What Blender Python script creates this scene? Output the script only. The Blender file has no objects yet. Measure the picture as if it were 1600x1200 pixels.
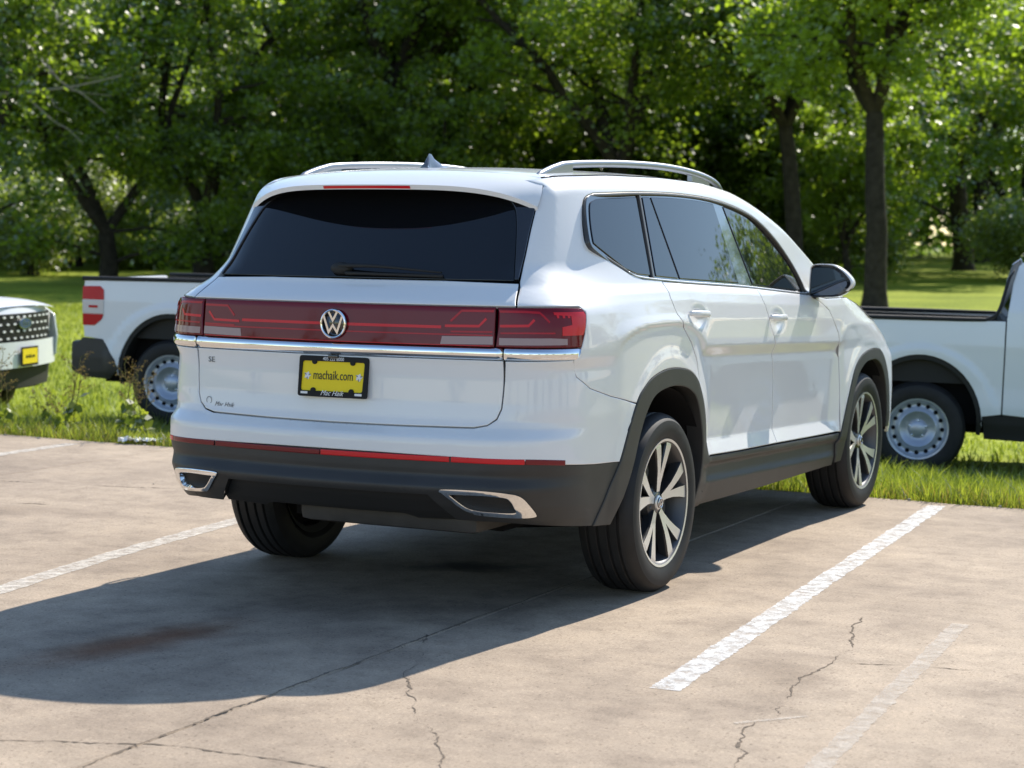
import bpy, bmesh, math, random
import numpy as np
from mathutils import Vector, Matrix, geometry
rnd = random.Random(7); nr = np.random.default_rng(7)
scene = bpy.context.scene
R = math.radians
# ------------------------------------------------------------------ camera
CAM = Vector((4.0251, -7.5484, 1.4907))
cr, cu, cf = Vector((0.89430635, 0.44729481, 0.01197954)), Vector((-0.0445614, 0.0623912, 0.99705648)), Vector((-0.44523077, 0.89220776, -0.07572893))
cd = bpy.data.cameras.new('camera'); cam = bpy.data.objects.new('camera', cd); scene.collection.objects.link(cam)
M = Matrix((cr, cu, -cf)).transposed().to_4x4(); M.translation = CAM; cam.matrix_world = M
cd.sensor_width = 36; cd.lens = 36 * 3016.76 / 1600; cd.clip_end = 600; cd.clip_start = .1
cd.dof.use_dof = True; cd.dof.focus_distance = 7.9; cd.dof.aperture_fstop = 4.0
scene.camera = cam
# ------------------------------------------------------------------ sky, sun, exposure
sun_dir = Vector((0.12, 1.16, 1.0)).normalized()
el = math.asin(sun_dir.z); az = math.atan2(sun_dir.x, sun_dir.y)
world = bpy.data.worlds.new('World'); scene.world = world; world.use_nodes = True
nt = world.node_tree; nt.nodes.clear()
sky = nt.nodes.new('ShaderNodeTexSky'); sky.sky_type = 'NISHITA'; sky.sun_disc = False
sky.sun_elevation = el; sky.sun_rotation = az; sky.air_density = 1.15; sky.dust_density = 0.15; sky.ozone_density = 2.4
bg = nt.nodes.new('ShaderNodeBackground'); bg.inputs[1].default_value = 0.145
wo = nt.nodes.new('ShaderNodeOutputWorld'); nt.links.new(sky.outputs[0], bg.inputs[0]); nt.links.new(bg.outputs[0], wo.inputs[0])
sd = bpy.data.lights.new('sun', 'SUN'); sd.energy = 5.0; sd.angle = R(.53); sd.color = (1.0, .93, .82)
so = bpy.data.objects.new('sun', sd); scene.collection.objects.link(so)
so.rotation_euler = (-sun_dir).to_track_quat('-Z', 'Y').to_euler(); so.location = (10, 40, 40)
scene.view_settings.view_transform = 'Standard'; scene.view_settings.look = 'None'
scene.view_settings.gamma = 1; scene.view_settings.exposure = 0.48; scene.view_settings.use_curve_mapping = False
# ------------------------------------------------------------------ helpers
COL = scene.collection
def link(o, parent=None):
    COL.objects.link(o)
    if parent is not None: o.parent = parent
    return o
def tag(o, label=None, cat=None, group=None, kind=None):
    if label: o['label'] = label
    if cat: o['category'] = cat
    if group: o['group'] = group
    if kind: o['kind'] = kind
    return o
def empty(name, loc=(0, 0, 0), rz=0, parent=None):
    o = bpy.data.objects.new(name, None); o.location = loc; o.rotation_euler = (0, 0, rz); o.empty_display_size = .2
    return link(o, parent)
def setmats(me, mats):
    for m in (mats if isinstance(mats, (list, tuple)) else [mats]): me.materials.append(m)
def mesh_np(name, v, f, mats, parent=None, normals=None, smooth=True, mi=None):
    """v (n,3); f list of tuples or (m,3)/(m,4) array"""
    me = bpy.data.meshes.new(name)
    v = np.asarray(v, float)
    if isinstance(f, np.ndarray):
        k = f.shape[1]; me.vertices.add(len(v)); me.vertices.foreach_set('co', v.ravel())
        me.loops.add(f.size); me.loops.foreach_set('vertex_index', f.ravel().astype(np.int32))
        me.polygons.add(len(f)); me.polygons.foreach_set('loop_start', np.arange(0, f.size, k, dtype=np.int32))
        me.update(calc_edges=True)
    else:
        me.from_pydata([tuple(q) for q in v], [], f)
    setmats(me, mats)
    if smooth: me.polygons.foreach_set('use_smooth', np.ones(len(me.polygons), bool))
    if mi is not None: me.polygons.foreach_set('material_index', np.asarray(mi, np.int32))
    me.validate(clean_customdata=False)
    if normals is not None: me.normals_split_custom_set_from_vertices([tuple(q) for q in normals])
    o = bpy.data.objects.new(name, me)
    return link(o, parent)
def bm_obj(name, bm, mats, parent=None, smooth=False, bevel=0, autosmooth=None):
    if bevel:
        bmesh.ops.bevel(bm, geom=bm.edges[:], offset=bevel, segments=2, affect='EDGES', profile=.6, clamp_overlap=True)
    bmesh.ops.recalc_face_normals(bm, faces=bm.faces)
    me = bpy.data.meshes.new(name); bm.to_mesh(me); bm.free(); setmats(me, mats)
    if smooth:
        me.polygons.foreach_set('use_smooth', np.ones(len(me.polygons), bool))
        try: me.set_sharp_from_angle(angle=R(autosmooth or 40))
        except Exception: pass
    o = bpy.data.objects.new(name, me)
    return link(o, parent)
def add_box(bm, x0, x1, y0, y1, z0, z1):
    vs = [bm.verts.new((x, y, z)) for z in (z0, z1) for y in (y0, y1) for x in (x0, x1)]
    for a in ((0, 2, 3, 1), (4, 5, 7, 6), (0, 1, 5, 4), (2, 6, 7, 3), (0, 4, 6, 2), (1, 3, 7, 5)): bm.faces.new([vs[i] for i in a])
    return vs
def box(name, x0, x1, y0, y1, z0, z1, mat, parent=None, bevel=.004):
    bm = bmesh.new(); add_box(bm, x0, x1, y0, y1, z0, z1); return bm_obj(name, bm, mat, parent, smooth=True, bevel=bevel)
def lathe(prof, n=64, axis='x'):
    """prof [(r, a)], closed=False; returns v,f about the axis"""
    prof = np.array(prof, float); t = np.linspace(0, 2 * math.pi, n, endpoint=False)
    m = len(prof); r = prof[:, 0][None, :]; a = np.repeat(prof[:, 1][None, :], n, 0)
    c = r * np.cos(t)[:, None]; s = r * np.sin(t)[:, None]
    v = np.stack([a, c, s], -1) if axis == 'x' else (np.stack([c, s, a], -1) if axis == 'z' else np.stack([s, a, c], -1))
    i = np.arange(n)[:, None]; j = np.arange(m - 1)[None, :]; i2 = (i + 1) % n
    f = np.stack([i * m + j, i * m + j + 1, i2 * m + j + 1, i2 * m + j], -1).reshape(-1, 4)
    return v.reshape(-1, 3), f
def lathe_obj(name, prof, mat, parent=None, n=64, axis='x', sharp=35):
    v, f = lathe(prof, n, axis); o = mesh_np(name, v, f, mat, parent)
    bm = bmesh.new(); bm.from_mesh(o.data); bmesh.ops.remove_doubles(bm, verts=bm.verts, dist=1e-6); bmesh.ops.recalc_face_normals(bm, faces=bm.faces); bm.to_mesh(o.data); bm.free()
    try: o.data.set_sharp_from_angle(angle=R(sharp))
    except Exception: pass
    return o
def tube(path, rad, n=10, squash=None, cap=True):
    """path (k,3) rad scalar/array -> v,f"""
    p = np.asarray(path, float); k = len(p); rad = np.broadcast_to(np.asarray(rad, float), (k,))
    tg = np.gradient(p, axis=0); tg /= np.linalg.norm(tg, axis=1, keepdims=True) + 1e-9
    up = np.array([0, 0, 1.]); 
    if abs(tg[0] @ up) > .9: up = np.array([1., 0, 0])
    V = []
    a = np.linspace(0, 2 * math.pi, n, endpoint=False); prev = None
    for i in range(k):
        t = tg[i]
        if prev is None: s = np.cross(t, up)
        else: s = prev - t * (prev @ t)
        s /= np.linalg.norm(s) + 1e-9; prev = s; u = np.cross(s, t)
        sx, sy = squash if squash else (1, 1)
        V.append(p[i] + rad[i] * (np.cos(a)[:, None] * s * sx + np.sin(a)[:, None] * u * sy))
    V = np.concatenate(V); F = []
    for i in range(k - 1):
        for j in range(n):
            j2 = (j + 1) % n; F.append((i * n + j, i * n + j2, (i + 1) * n + j2, (i + 1) * n + j))
    if cap: F.append(tuple(range(n - 1, -1, -1))); F.append(tuple(range((k - 1) * n, k * n)))
    return V, F
def tube_obj(name, path, rad, mat, parent=None, n=10, squash=None):
    v, f = tube(path, rad, n, squash); return mesh_np(name, v, f, mat, parent)
def join_vf(parts):
    V = []; F = []; o = 0
    for v, f in parts:
        V.append(np.asarray(v, float)); F += [tuple(int(i) + o for i in q) for q in f]; o += len(v)
    return np.concatenate(V), F
def copy_tree(o, parent=None):
    c = o.copy(); COL.objects.link(c); c.parent = parent
    for ch in o.children: copy_tree(ch, c)
    return c
def spline(pts, n):
    """Catmull-Rom through pts -> (n,k)"""
    p = np.array(pts, float); p = np.vstack([2 * p[0] - p[1], p, 2 * p[-1] - p[-2]])
    m = len(p) - 3; t = np.linspace(0, m - 1e-9, n); i = t.astype(int); u = (t - i)[:, None]
    a, b, c, d = p[i], p[i + 1], p[i + 2], p[i + 3]
    return .5 * (2 * b + (c - a) * u + (2 * a - 5 * b + 4 * c - d) * u ** 2 + (3 * b - a - 3 * c + d) * u ** 3)
def text_mesh(name, s, size, mat, parent, loc, rot, depth=.001, shear=0, sx=1.0, align='CENTER', space=1.0):
    cu_ = bpy.data.curves.new(name, 'FONT'); cu_.body = s; cu_.size = size; cu_.extrude = depth; cu_.shear = shear; cu_.align_x = align; cu_.align_y = 'CENTER'
    cu_.resolution_u = 3; cu_.space_character = space
    tmp = bpy.data.objects.new(name, cu_); COL.objects.link(tmp)
    dg = bpy.context.evaluated_depsgraph_get(); me = bpy.data.meshes.new_from_object(tmp.evaluated_get(dg))
    bpy.data.objects.remove(tmp); me.materials.clear(); me.materials.append(mat)
    me.transform(Matrix.Diagonal((sx, 1, 1, 1)))
    o = bpy.data.objects.new(name, me); link(o, parent); o.location = loc; o.rotation_euler = rot
    return o
# ------------------------------------------------------------------ materials
def mat(name, col, rough=.5, metal=0, coat=0, spec=.5, **k):
    m = bpy.data.materials.new(name); m.use_nodes = True; b = m.node_tree.nodes['Principled BSDF']
    b.inputs['Base Color'].default_value = (*col, 1); b.inputs['Roughness'].default_value = rough; b.inputs['Metallic'].default_value = metal
    b.inputs['Coat Weight'].default_value = coat; b.inputs['Coat Roughness'].default_value = k.get('coatr', .03)
    b.inputs['Specular IOR Level'].default_value = spec
    return m
def nodes(m): return m.node_tree.nodes, m.node_tree.links, m.node_tree.nodes['Principled BSDF']
def noise_into(m, scale=5, lo=.85, hi=1.1, detail=6, bump=0, bscale=None, rough=None, coord='Object', dist=.02):
    """multiply the base colour by a noise and add fine bump"""
    n, l, b = nodes(m); col = tuple(b.inputs['Base Color'].default_value)
    tc = n.new('ShaderNodeTexCoord'); nz = n.new('ShaderNodeTexNoise'); nz.inputs['Scale'].default_value = scale; nz.inputs['Detail'].default_value = detail
    l.new(tc.outputs[coord], nz.inputs['Vector'])
    mr = n.new('ShaderNodeMapRange'); mr.inputs['From Min'].default_value = .3; mr.inputs['From Max'].default_value = .7; mr.inputs['To Min'].default_value = lo; mr.inputs['To Max'].default_value = hi
    l.new(nz.outputs['Fac'], mr.inputs['Value'])
    mx = n.new('ShaderNodeMix'); mx.data_type = 'RGBA'; mx.blend_type = 'MULTIPLY'; mx.inputs['Factor'].default_value = 1
    mx.inputs['A'].default_value = col; l.new(mr.outputs['Result'], mx.inputs['B']); l.new(mx.outputs['Result'], b.inputs['Base Color'])
    if bump:
        nb = n.new('ShaderNodeTexNoise'); nb.inputs['Scale'].default_value = bscale or scale * 10; nb.inputs['Detail'].default_value = 4; l.new(tc.outputs[coord], nb.inputs['Vector'])
        bp = n.new('ShaderNodeBump'); bp.inputs['Strength'].default_value = bump; bp.inputs['Distance'].default_value = dist; l.new(nb.outputs['Fac'], bp.inputs['Height']); l.new(bp.outputs['Normal'], b.inputs['Normal'])
    if rough:
        r2 = n.new('ShaderNodeMapRange'); r2.inputs['From Min'].default_value = .3; r2.inputs['From Max'].default_value = .7; r2.inputs['To Min'].default_value = rough[0]; r2.inputs['To Max'].default_value = rough[1]
        l.new(nz.outputs['Fac'], r2.inputs['Value']); l.new(r2.outputs['Result'], b.inputs['Roughness'])
    return m
PAINT = noise_into(mat('white_paint', (.76, .765, .77), .40, 0, .8, spec=.25), 1.2, .965, 1.01, 4, 0, coord='Object')
TRUCKPAINT = mat('white_truck_paint', (.78, .80, .84), .38, 0, .35)
BLACKPL = noise_into(mat('dark_moulded_plastic', (.028, .0275, .027), .50), 6, .85, 1.15, 5, .12, 900, dist=.0006)
GLOSSBLK = mat('gloss_black_trim', (.012, .012, .014), .12, 0, 1.0)
RUBBERBLK = mat('matte_black_rubber', (.012, .012, .012), .7)
DARK = mat('dark_underside', (.008, .008, .009), .9, spec=.2)
CHROME = mat('chrome', (.83, .84, .86), .07, 1.0)
SATIN = mat('satin_aluminium', (.27, .285, .31), .38, .9)
DLOTRIM = mat('window_trim_metal', (.13, .125, .12), .45, .3)
DLOLOW = mat('lower_window_trim', (.38, .39, .41), .35, .8)
GLASS = mat('privacy_glass', (.006, .007, .009), .015, 0, 0, spec=.6)
GLASSF = mat('front_door_glass', (.010, .013, .012), .01, 0, 0, spec=.6)
REDLENS = mat('dark_red_lens', (.135, .003, .010), .06, 0, 0, spec=.35)
REDGLOW = mat('red_light_guide', (.60, .014, .024), .15, 0, 0, spec=.3)
REDMID = mat('red_lens_mid', (.40, .008, .018), .15, 0, 0, spec=.3)
REDREF = mat('red_reflector', (.62, .012, .020), .2, 0, 0, spec=.4)
REDDIM = mat('unlit_red_reflector', (.17, .008, .014), .2, 0, 0, spec=.4)  # darker copy of the reflector red, unlit look put into the colour
CLEARLENS = mat('clear_reverse_lens', (.34, .235, .235), .12, 0, 0, spec=.4)
TYRE = noise_into(mat('tyre_rubber', (.013, .013, .014), .60, spec=.35), 14, .8, 1.35, 6, .15, 300, dist=.001)
ALLOY = mat('machined_alloy', (.74, .72, .69), .32, .6)
ALLOYDK = mat('dark_painted_alloy', (.035, .036, .038), .35, .4, .5)
BARREL = mat('wheel_barrel', (.10, .10, .105), .45, .7)
STEEL = mat('silver_steel_wheel', (.42, .46, .54), .38, .5, .4)
BRAKE = mat('brake_disc', (.25, .24, .23), .4, 1.0)
PLATEY = mat('yellow_plate', (.86, .66, .02), .5, spec=.25)
MATTEBLK = mat('matte_black_frame', (.008, .008, .009), .55, spec=.25)
WHITEINK = mat('white_print', (.75, .75, .75), .5)
BLACKINK = mat('black_print', (.01, .01, .012), .5)
GREYINK = mat('grey_decal', (.20, .21, .22), .4)
EMBLEMBLUE = mat('dark_blue_emblem', (.06, .10, .20), .25, 0, .6)
TAILWHITE = mat('white_lamp_lens', (.66, .62, .62), .2, 0, 0, spec=.4)
TAILRED = mat('bright_red_lamp', (.50, .008, .014), .2, 0, 0, spec=.3)
# ---- numeric skin of the big car: P(s,z); s runs along the flank (=y) and on round the corners
def _tab(pts,sig):
    z=np.arange(.0,2.2,.001); a=np.array(pts,float); v=np.interp(z,a[:,0],a[:,1])
    # linear extrapolation at the top
    k=np.arange(-40,41)*.001; g=np.exp(-.5*(k/sig)**2); g/=g.sum()
    vp=np.pad(v,40,mode='edge'); return z,np.convolve(vp,g,'valid')
T_YC=_tab([(.30,-1.0),(.375,-1.05),(.40,-1.085),(.46,-1.135),(.522,-1.168),(.538,-1.168),(.578,-1.140),(.60,-1.143),(.645,-1.143),
 (.70,-1.142),(.722,-1.138),(.757,-1.078),(.785,-1.064),(.85,-1.055),(.95,-1.050),(1.005,-1.055),(1.02,-1.060),(1.07,-1.060),
 (1.222,-1.045),(1.24,-1.030),(1.30,-.945),(1.325,-.925),(1.68,-.668),(1.80,-.58)],.005)
T_WU=_tab([(.22,.86),(.27,.905),(.31,.935),(.41,.964),(.44,.952),(.485,.950),(.50,.981),(.53,.981),(.605,.948),(.80,.952),(.94,.957),(.980,.955),(1.028,.986),(1.06,.986),
 (1.15,.981),(1.22,.970),(1.268,.952),(1.305,.920),(1.35,.905),(1.66,.795),(1.80,.742)],.004)
T_WF=_tab([(.22,.86),(.27,.905),(.33,.955),(.45,.972),(.60,.982),(.80,.979),(.94,.970),(.985,.964),(1.028,.986),(1.06,.987),
 (1.15,.981),(1.22,.970),(1.268,.952),(1.305,.920),(1.35,.905),(1.66,.795),(1.80,.742)],.006)
T_YF=_tab([(.20,3.78),(.35,3.88),(.60,3.92),(.85,3.91),(1.0,3.86),(1.10,3.76),(1.2,3.6),(1.4,3.6)],.02)
T_WH=_tab([(.22,.86),(.27,.905),(.33,.955),(.45,.974),(.60,.984),(.80,.987),(.99,.984),(1.014,.983),(1.028,.991),(1.052,.991),(1.11,.978),(1.16,.971),(1.22,.963),(1.268,.950),(1.305,.920),(1.35,.905),(1.66,.795),(1.80,.742)],.004)
def tab(T,z): return np.interp(z,T[0],T[1])
def sm(a,b,t):
    u=np.clip((t-a)/(b-a),0,1); return u*u*(3-2*u)
ZT=np.array([(-1.3,1.655),(-.95,1.672),(-.75,1.700),(-.45,1.745),(0,1.765),(.6,1.774),(1.1,1.766),(1.44,1.735),(1.60,1.700),(1.73,1.665),(1.97,1.585),(2.30,1.432),(2.58,1.285),(2.80,1.20),(3.2,1.13),(4.2,1.0)])
def _smooth_zt():
    y=np.arange(-1.5,4.3,.01); v=np.interp(y,ZT[:,0],ZT[:,1]); k=np.arange(-15,16)*.01; g=np.exp(-.5*(k/.06)**2); g/=g.sum()
    return y,np.convolve(np.pad(v,15,mode='edge'),g,'valid')
T_ZT=_smooth_zt()
def ztop(y): return np.interp(y,*T_ZT)
def bump(y,c,r): return np.clip(1-((y-c)/r)**2,0,1)**.75
def w0(y,z):
    zz=z+.034*np.clip(y-.3,0,2.9)*(1-sm(1.30,1.60,z))
    b=.125*bump(y,-.04,.50)+.105*bump(y,3.0,.50)
    zz=zz-b*sm(.72,1.0,zz)*(1-sm(1.10,1.27,zz))
    a=1-sm(.42,.62,y)*(1-sm(2.38,2.60,y))
    w=tab(T_WU,zz)*(1-a)+tab(T_WF,zz)*a; h=sm(-.66,-.44,y)*(1-sm(.33,.50,y))+sm(2.48,2.64,y)*(1-sm(3.40,3.60,y)); w=w*(1-h)+tab(T_WH,zz)*h
    w=w-.060*np.clip((-y-.15)/.85,0,1.3)**2 - .11*np.clip((-y+.05)/.75,0,1.4)**2*sm(1.19,1.40,z)
    d=ztop(y)-z; D=.075; u=np.clip(1-d/D,0,.999)
    w=w-.105*(1-np.sqrt(1-u*u))
    return w
def detail(y,z):
    o=0
    for c,zc,ry,rz in ((.03,.36,.555,.66),(3.03,.34,.545,.62)):
        r=np.sqrt(((y-c)/ry)**2+((z-zc)/rz)**2)
        o=o+.007*(1-sm(.94,1.05,r))*sm(.30,.45,z)
    for hy,hz in ((.385,1.150),(1.445,1.102)):
        o=o-.016*np.exp(-(((y-hy)/.085)**2+((z-hz)/.045)**2)**1.5)
    return o
NK=21
_k=(np.arange(NK)+.5)/NK*2-1
def rear(z):
    yc=tab(T_YC,z); w=np.full_like(yc,.93); 
    for _ in range(4):
        yr=yc+.15*w*w; w=w0(yr,z)
    return yc,yr,w
def P(s,z,off=0.0):
    """body side surface, right half; s=y on the flank, runs on round the corners; z height"""
    s=np.asarray(s,float); z=np.asarray(z,float); s,z=np.broadcast_arrays(s,z)
    yc,yr,wr=rear(z); yf=tab(T_YF,z); wf=w0(yf,z)
    rr=.21-.06*sm(1.24,1.36,z)+.06*(1-sm(.70,.85,z))+.05*(1-sm(.54,.64,z))
    rf=.50+.40*sm(.80,1.05,z)
    r=rr*(1-sm(-.72,-.35,s))+rf*sm(2.45,2.95,s)
    X=0;Y=0
    for k in _k:
        t=s+k*r
        x=w0(np.clip(t,yr,yf),z)-np.where(t<yr,yr-t,0)-np.where(t>yf,t-yf,0)
        y=np.where(t<yr,yc+.15*x*x,np.where(t>yf,yf+.10*(wf*wf-x*x),t))
        X=X+x/NK;Y=Y+y/NK
    X=X+detail(s,z)
    return np.stack([X,Y,z],-1)
def N(s,z):
    e=.0015
    a=P(s+e,z)-P(s-e,z); b=P(s,z+e)-P(s,z-e)
    n=np.cross(a,b); n/=np.linalg.norm(n,axis=-1,keepdims=True)+1e-12
    return n
def s_rear(x,z):
    yc,yr,w=rear(np.asarray(z,float)); return yr-(w-x)
# ------------------------------------------------------------------ panel maker: a polygon in the (s,z) sheet of a curved skin
def inside(poly, pts):
    x, y = pts[:, 0][:, None], pts[:, 1][:, None]; a = poly; b = np.roll(poly, -1, 0)
    c = ((a[:, 1] > y) != (b[:, 1] > y)) & (x < (b[:, 0] - a[:, 0]) * (y - a[:, 1]) / (b[:, 1] - a[:, 1] + 1e-15) + a[:, 0])
    return c.sum(1) % 2 == 1
def dist_poly(poly, pts):
    a = poly; d = np.roll(poly, -1, 0) - a; L = (d * d).sum(1) + 1e-15
    w = pts[:, None, :] - a[None]; t = np.clip((w * d).sum(2) / L, 0, 1)
    return np.sqrt(((w - t[..., None] * d) ** 2).sum(2)).min(1)
def area(p): q = np.roll(p, -1, 0); return .5 * (p[:, 0] * q[:, 1] - q[:, 0] * p[:, 1]).sum()
def densify(p, step):
    out = []
    for a, b in zip(p, np.roll(p, -1, 0)):
        n = max(1, int(math.ceil(np.linalg.norm(b - a) / step)))
        for i in range(n): out.append(a + (b - a) * i / n)
    return np.array(out)
def round_corners(p, r, seg=5):
    p = np.array(p, float); out = []; n = len(p)
    for i in range(n):
        a, b, c = p[i - 1], p[i], p[(i + 1) % n]; u = a - b; v = c - b; lu = np.linalg.norm(u); lv = np.linalg.norm(v)
        u = u / (lu + 1e-12); v = v / (lv + 1e-12)
        if u @ v < -.985: out.append(b); continue
        d = min(r, lu * .45, lv * .45)
        for t in np.linspace(0, 1, seg): out.append((1 - t) ** 2 * (b + u * d) + 2 * t * (1 - t) * b + t * t * (b + v * d))
    return np.array(out)
def inset(p, g):
    e = np.roll(p, -1, 0) - p; L = np.linalg.norm(e, axis=1, keepdims=True); e = e / (L + 1e-12)
    n = np.stack([-e[:, 1], e[:, 0]], 1); m = n + np.roll(n, 1, 0); m /= np.linalg.norm(m, axis=1, keepdims=True) + 1e-9
    k = np.clip((m * n).sum(1, keepdims=True), .5, 1)
    return p + m / k * g, -m
def panel_data(poly, mapf, off=0., grid=(.03, .012), gap=.0027, flange=.018, step=.012, rc=0, edge=.0012):
    p = np.array(poly, float)
    if area(p) < 0: p = p[::-1]
    if rc: p = round_corners(p, rc)
    p = densify(p, step); keep = np.linalg.norm(np.roll(p, -1, 0) - p, axis=1) > 1e-5; p = p[keep]
    if gap: p, out2 = inset(p, gap)
    else: _, out2 = inset(p, .001)
    lo, hi = p.min(0), p.max(0)
    gx = np.arange(lo[0] + grid[0] * .37, hi[0], grid[0]); gz = np.arange(lo[1] + grid[1] * .43, hi[1], grid[1])
    G = np.stack(np.meshgrid(gx, gz, indexing='ij'), -1).reshape(-1, 2)
    if len(G):
        G = G[inside(p, G)]
        if len(G): G = G[dist_poly(p, G) > min(grid) * .6]
    ring, _ = inset(p, .004); 
    rk = inside(p, ring); 
    if rk.any(): rk &= dist_poly(p, ring) > .0032
    ring = ring[rk]
    nb = len(p); A = np.concatenate([p, ring, G.reshape(-1, 2)])
    ed = [(i, (i + 1) % nb) for i in range(nb)]
    vo, eo, fo, _, _, _ = geometry.delaunay_2d_cdt([Vector(q) for q in A], ed, [], 0, 1e-7)
    V2 = np.array([tuple(q) for q in vo]); F = np.array([tuple(q) for q in fo], int)
    c = V2[F].mean(1); F = F[inside(p, c)]
    tri = V2[F]; ar = (tri[:, 1, 0] - tri[:, 0, 0]) * (tri[:, 2, 1] - tri[:, 0, 1]) - (tri[:, 2, 0] - tri[:, 0, 0]) * (tri[:, 1, 1] - tri[:, 0, 1])
    F = np.where((ar < 0)[:, None], F[:, ::-1], F); F = F[np.abs(ar) > 1e-12]
    pos, nor = mapf(V2[:, 0], V2[:, 1]); pos = pos + nor * off
    # boundary points roll over slightly
    posb, norb = mapf(p[:, 0], p[:, 1]); pe, _ = mapf(p[:, 0] + out2[:, 0] * .003, p[:, 1] + out2[:, 1] * .003)
    od = pe - posb; od -= norb * (od * norb).sum(1, keepdims=True); od /= np.linalg.norm(od, axis=1, keepdims=True) + 1e-9
    # match boundary verts (first nb inputs keep their index order unless merged)
    if edge:
        from_idx = np.arange(min(nb, len(V2)))
        ok = np.linalg.norm(V2[from_idx] - p[from_idx], axis=1) < 1e-5; ii = from_idx[ok]
        pos[ii] = pos[ii] - nor[ii] * edge; nor[ii] = nor[ii] + .8 * od[ii]; nor /= np.linalg.norm(nor, axis=1, keepdims=True)
    V = [pos]; Nn = [nor]; faces = [tuple(q) for q in F]; n0 = len(pos)
    if flange:
        b0 = posb + norb * (off - edge); b1 = b0 - norb * flange
        V += [b0, b1]; Nn += [od, od]
        for i in range(nb):
            j = (i + 1) % nb; faces.append((n0 + i, n0 + nb + i, n0 + nb + j, n0 + j))
    return np.concatenate(V), faces, np.concatenate(Nn)
def mirror_x(d):
    v, f, n = d; k = np.array([-1, 1, 1.]); return v * k, [tuple(reversed(q)) for q in f], n * k
def panel(name, poly, mapf, m, parent, both=False, **k):
    d = panel_data(poly, mapf, **k)
    o = mesh_np(name, d[0], d[1], m, parent, normals=d[2]); r = [o]
    if both:
        e = mirror_x(d); r.append(mesh_np(name, e[0], e[1], m, parent, normals=e[2]))
    return r
def ribbon(pl, w, n=None, closed=False):
    """polygon round a polyline, width w (to its left)"""
    p = np.array(pl, float)
    if n: p = spline(p, n)
    t = np.gradient(p, axis=0); t /= np.linalg.norm(t, axis=1, keepdims=True) + 1e-12; nn = np.stack([-t[:, 1], t[:, 0]], 1)
    return np.concatenate([p, (p + nn * w)[::-1]])
# ------------------------------------------------------------------ SUV skin maps
def side(s, z):
    s = np.asarray(s, float); z = np.asarray(z, float); return P(s, z), N(s, z)
def SR(x, z):
    yc, yr, w = rear(np.asarray(z, float)); return yr - (w - x)
def XI(s, z):
    yc, yr, w = rear(np.asarray(float(z))); return float(s - yr + w)
def back(x, z):
    x = np.asarray(x, float); z = np.asarray(z, float); s = SR(np.abs(x), z); k = np.where(x < 0, -1., 1.)
    p = P(s, z); n = N(s, z); p[:, 0] *= k; n[:, 0] *= k
    return p, n
def sx(pts): return [(XI(s, z), z) for s, z in pts]
def both_half(h): # mirror a right-half outline (from centre top to centre bottom)
    return list(h) + [(-x, z) for x, z in reversed(h) if abs(x) > 1e-6]
suv = empty('suv')
tag(suv, 'white three-row SUV seen from behind, parked in the concrete bay in the foreground', 'car')
# ---- outlines
ARO = spline([(-.47, .597), (-.39, .739), (-.319, .837), (-.255, .883), (-.169, .920), (-.029, .944), (.116, .943), (.26, .922), (.355, .877), (.42, .80), (.478, .69), (.510, .563), (.522, .515)], 60).tolist()
ARI = spline([(-.49, .345), (-.44, .42), (-.369, .528), (-.293, .691), (-.219, .791), (-.132, .846), (.009, .869), (.155, .865), (.269, .838), (.341, .791), (.402, .688), (.437, .542), (.43, .42), (.41, .30)], 60).tolist()
AFO = spline([(2.525, .461), (2.625, .631), (2.734, .782), (2.855, .853), (3.013, .884), (3.164, .886), (3.285, .864), (3.375, .783), (3.43, .667), (3.46, .52), (3.47, .42)], 50).tolist()
AFI = spline([(2.60, .30), (2.63, .43), (2.691, .574), (2.798, .743), (2.938, .815), (3.05, .828), (3.164, .823), (3.27, .780), (3.345, .69), (3.39, .56), (3.40, .42)], 50).tolist()
DLOB = [(2.045, 1.222), (1.908, 1.222), (1.129, 1.268), (.341, 1.301), (-.10, 1.326), (-.207, 1.350)]
DLOR = spline([(-.207, 1.350), (-.32, 1.400), (-.424, 1.448), (-.446, 1.468), (-.446, 1.495), (-.424, 1.561), (-.39, 1.625), (-.355, 1.657), (-.29, 1.674)], 30).tolist()
DLOT = spline([(-.29, 1.674), (.142, 1.691), (.613, 1.695), (1.018, 1.681), (1.319, 1.648), (1.556, 1.596), (1.775, 1.497), (1.945, 1.380), (2.02, 1.29), (2.045, 1.222)], 50).tolist()
DLO = DLOB[:-1] + DLOR[:-1] + DLOT[:-1]
top = lambda a, b, n: [(y, float(ztop(y)) - .003) for y in np.linspace(a, b, n)]
GATE = [(.682, 1.70), (.684, 1.646), (.686, 1.611), (.694, 1.519), (.706, 1.419), (.713, 1.323), (.730, 1.272), (.752, 1.226)]
GATE = [(float(np.interp(-z, [-b for a, b in GATE], [a for a, b in GATE])), float(z)) for z in np.linspace(1.70, 1.226, 60)]
gs = [(float(SR(x, z)), z) for x, z in GATE]
DOORR = [(.100, 1.312), (.095, 1.24), (.125, 1.175), (.19, 1.115), (.285, 1.045), (.36, .955), (.395, .86)]
seam = [(-.829, 1.021), (-.788, .954), (-.697, .905), (-.541, .865), (-.42, .842)]
def arc_from(curve, a, b): # part of a curve between y=a and y=b
    c = np.array(curve); i = int(np.abs(c[:, 0] - a).argmin()); j = int(np.abs(c[:, 0] - b).argmin())
    return [tuple(q) for q in (c[i:j + 1] if i <= j else c[j:i + 1][::-1])]
i_seam = int(np.argmin([(a + .33) ** 2 + (b - .822) ** 2 for a, b in ARO])); i_door = int(np.argmin([(a - .375) ** 2 + (b - .855) ** 2 for a, b in ARO]))
lamp_end = [(-.787, 1.071), (-.761, 1.120), (-.741, 1.175), (-.735, 1.204), (-.760, 1.222)]
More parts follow.
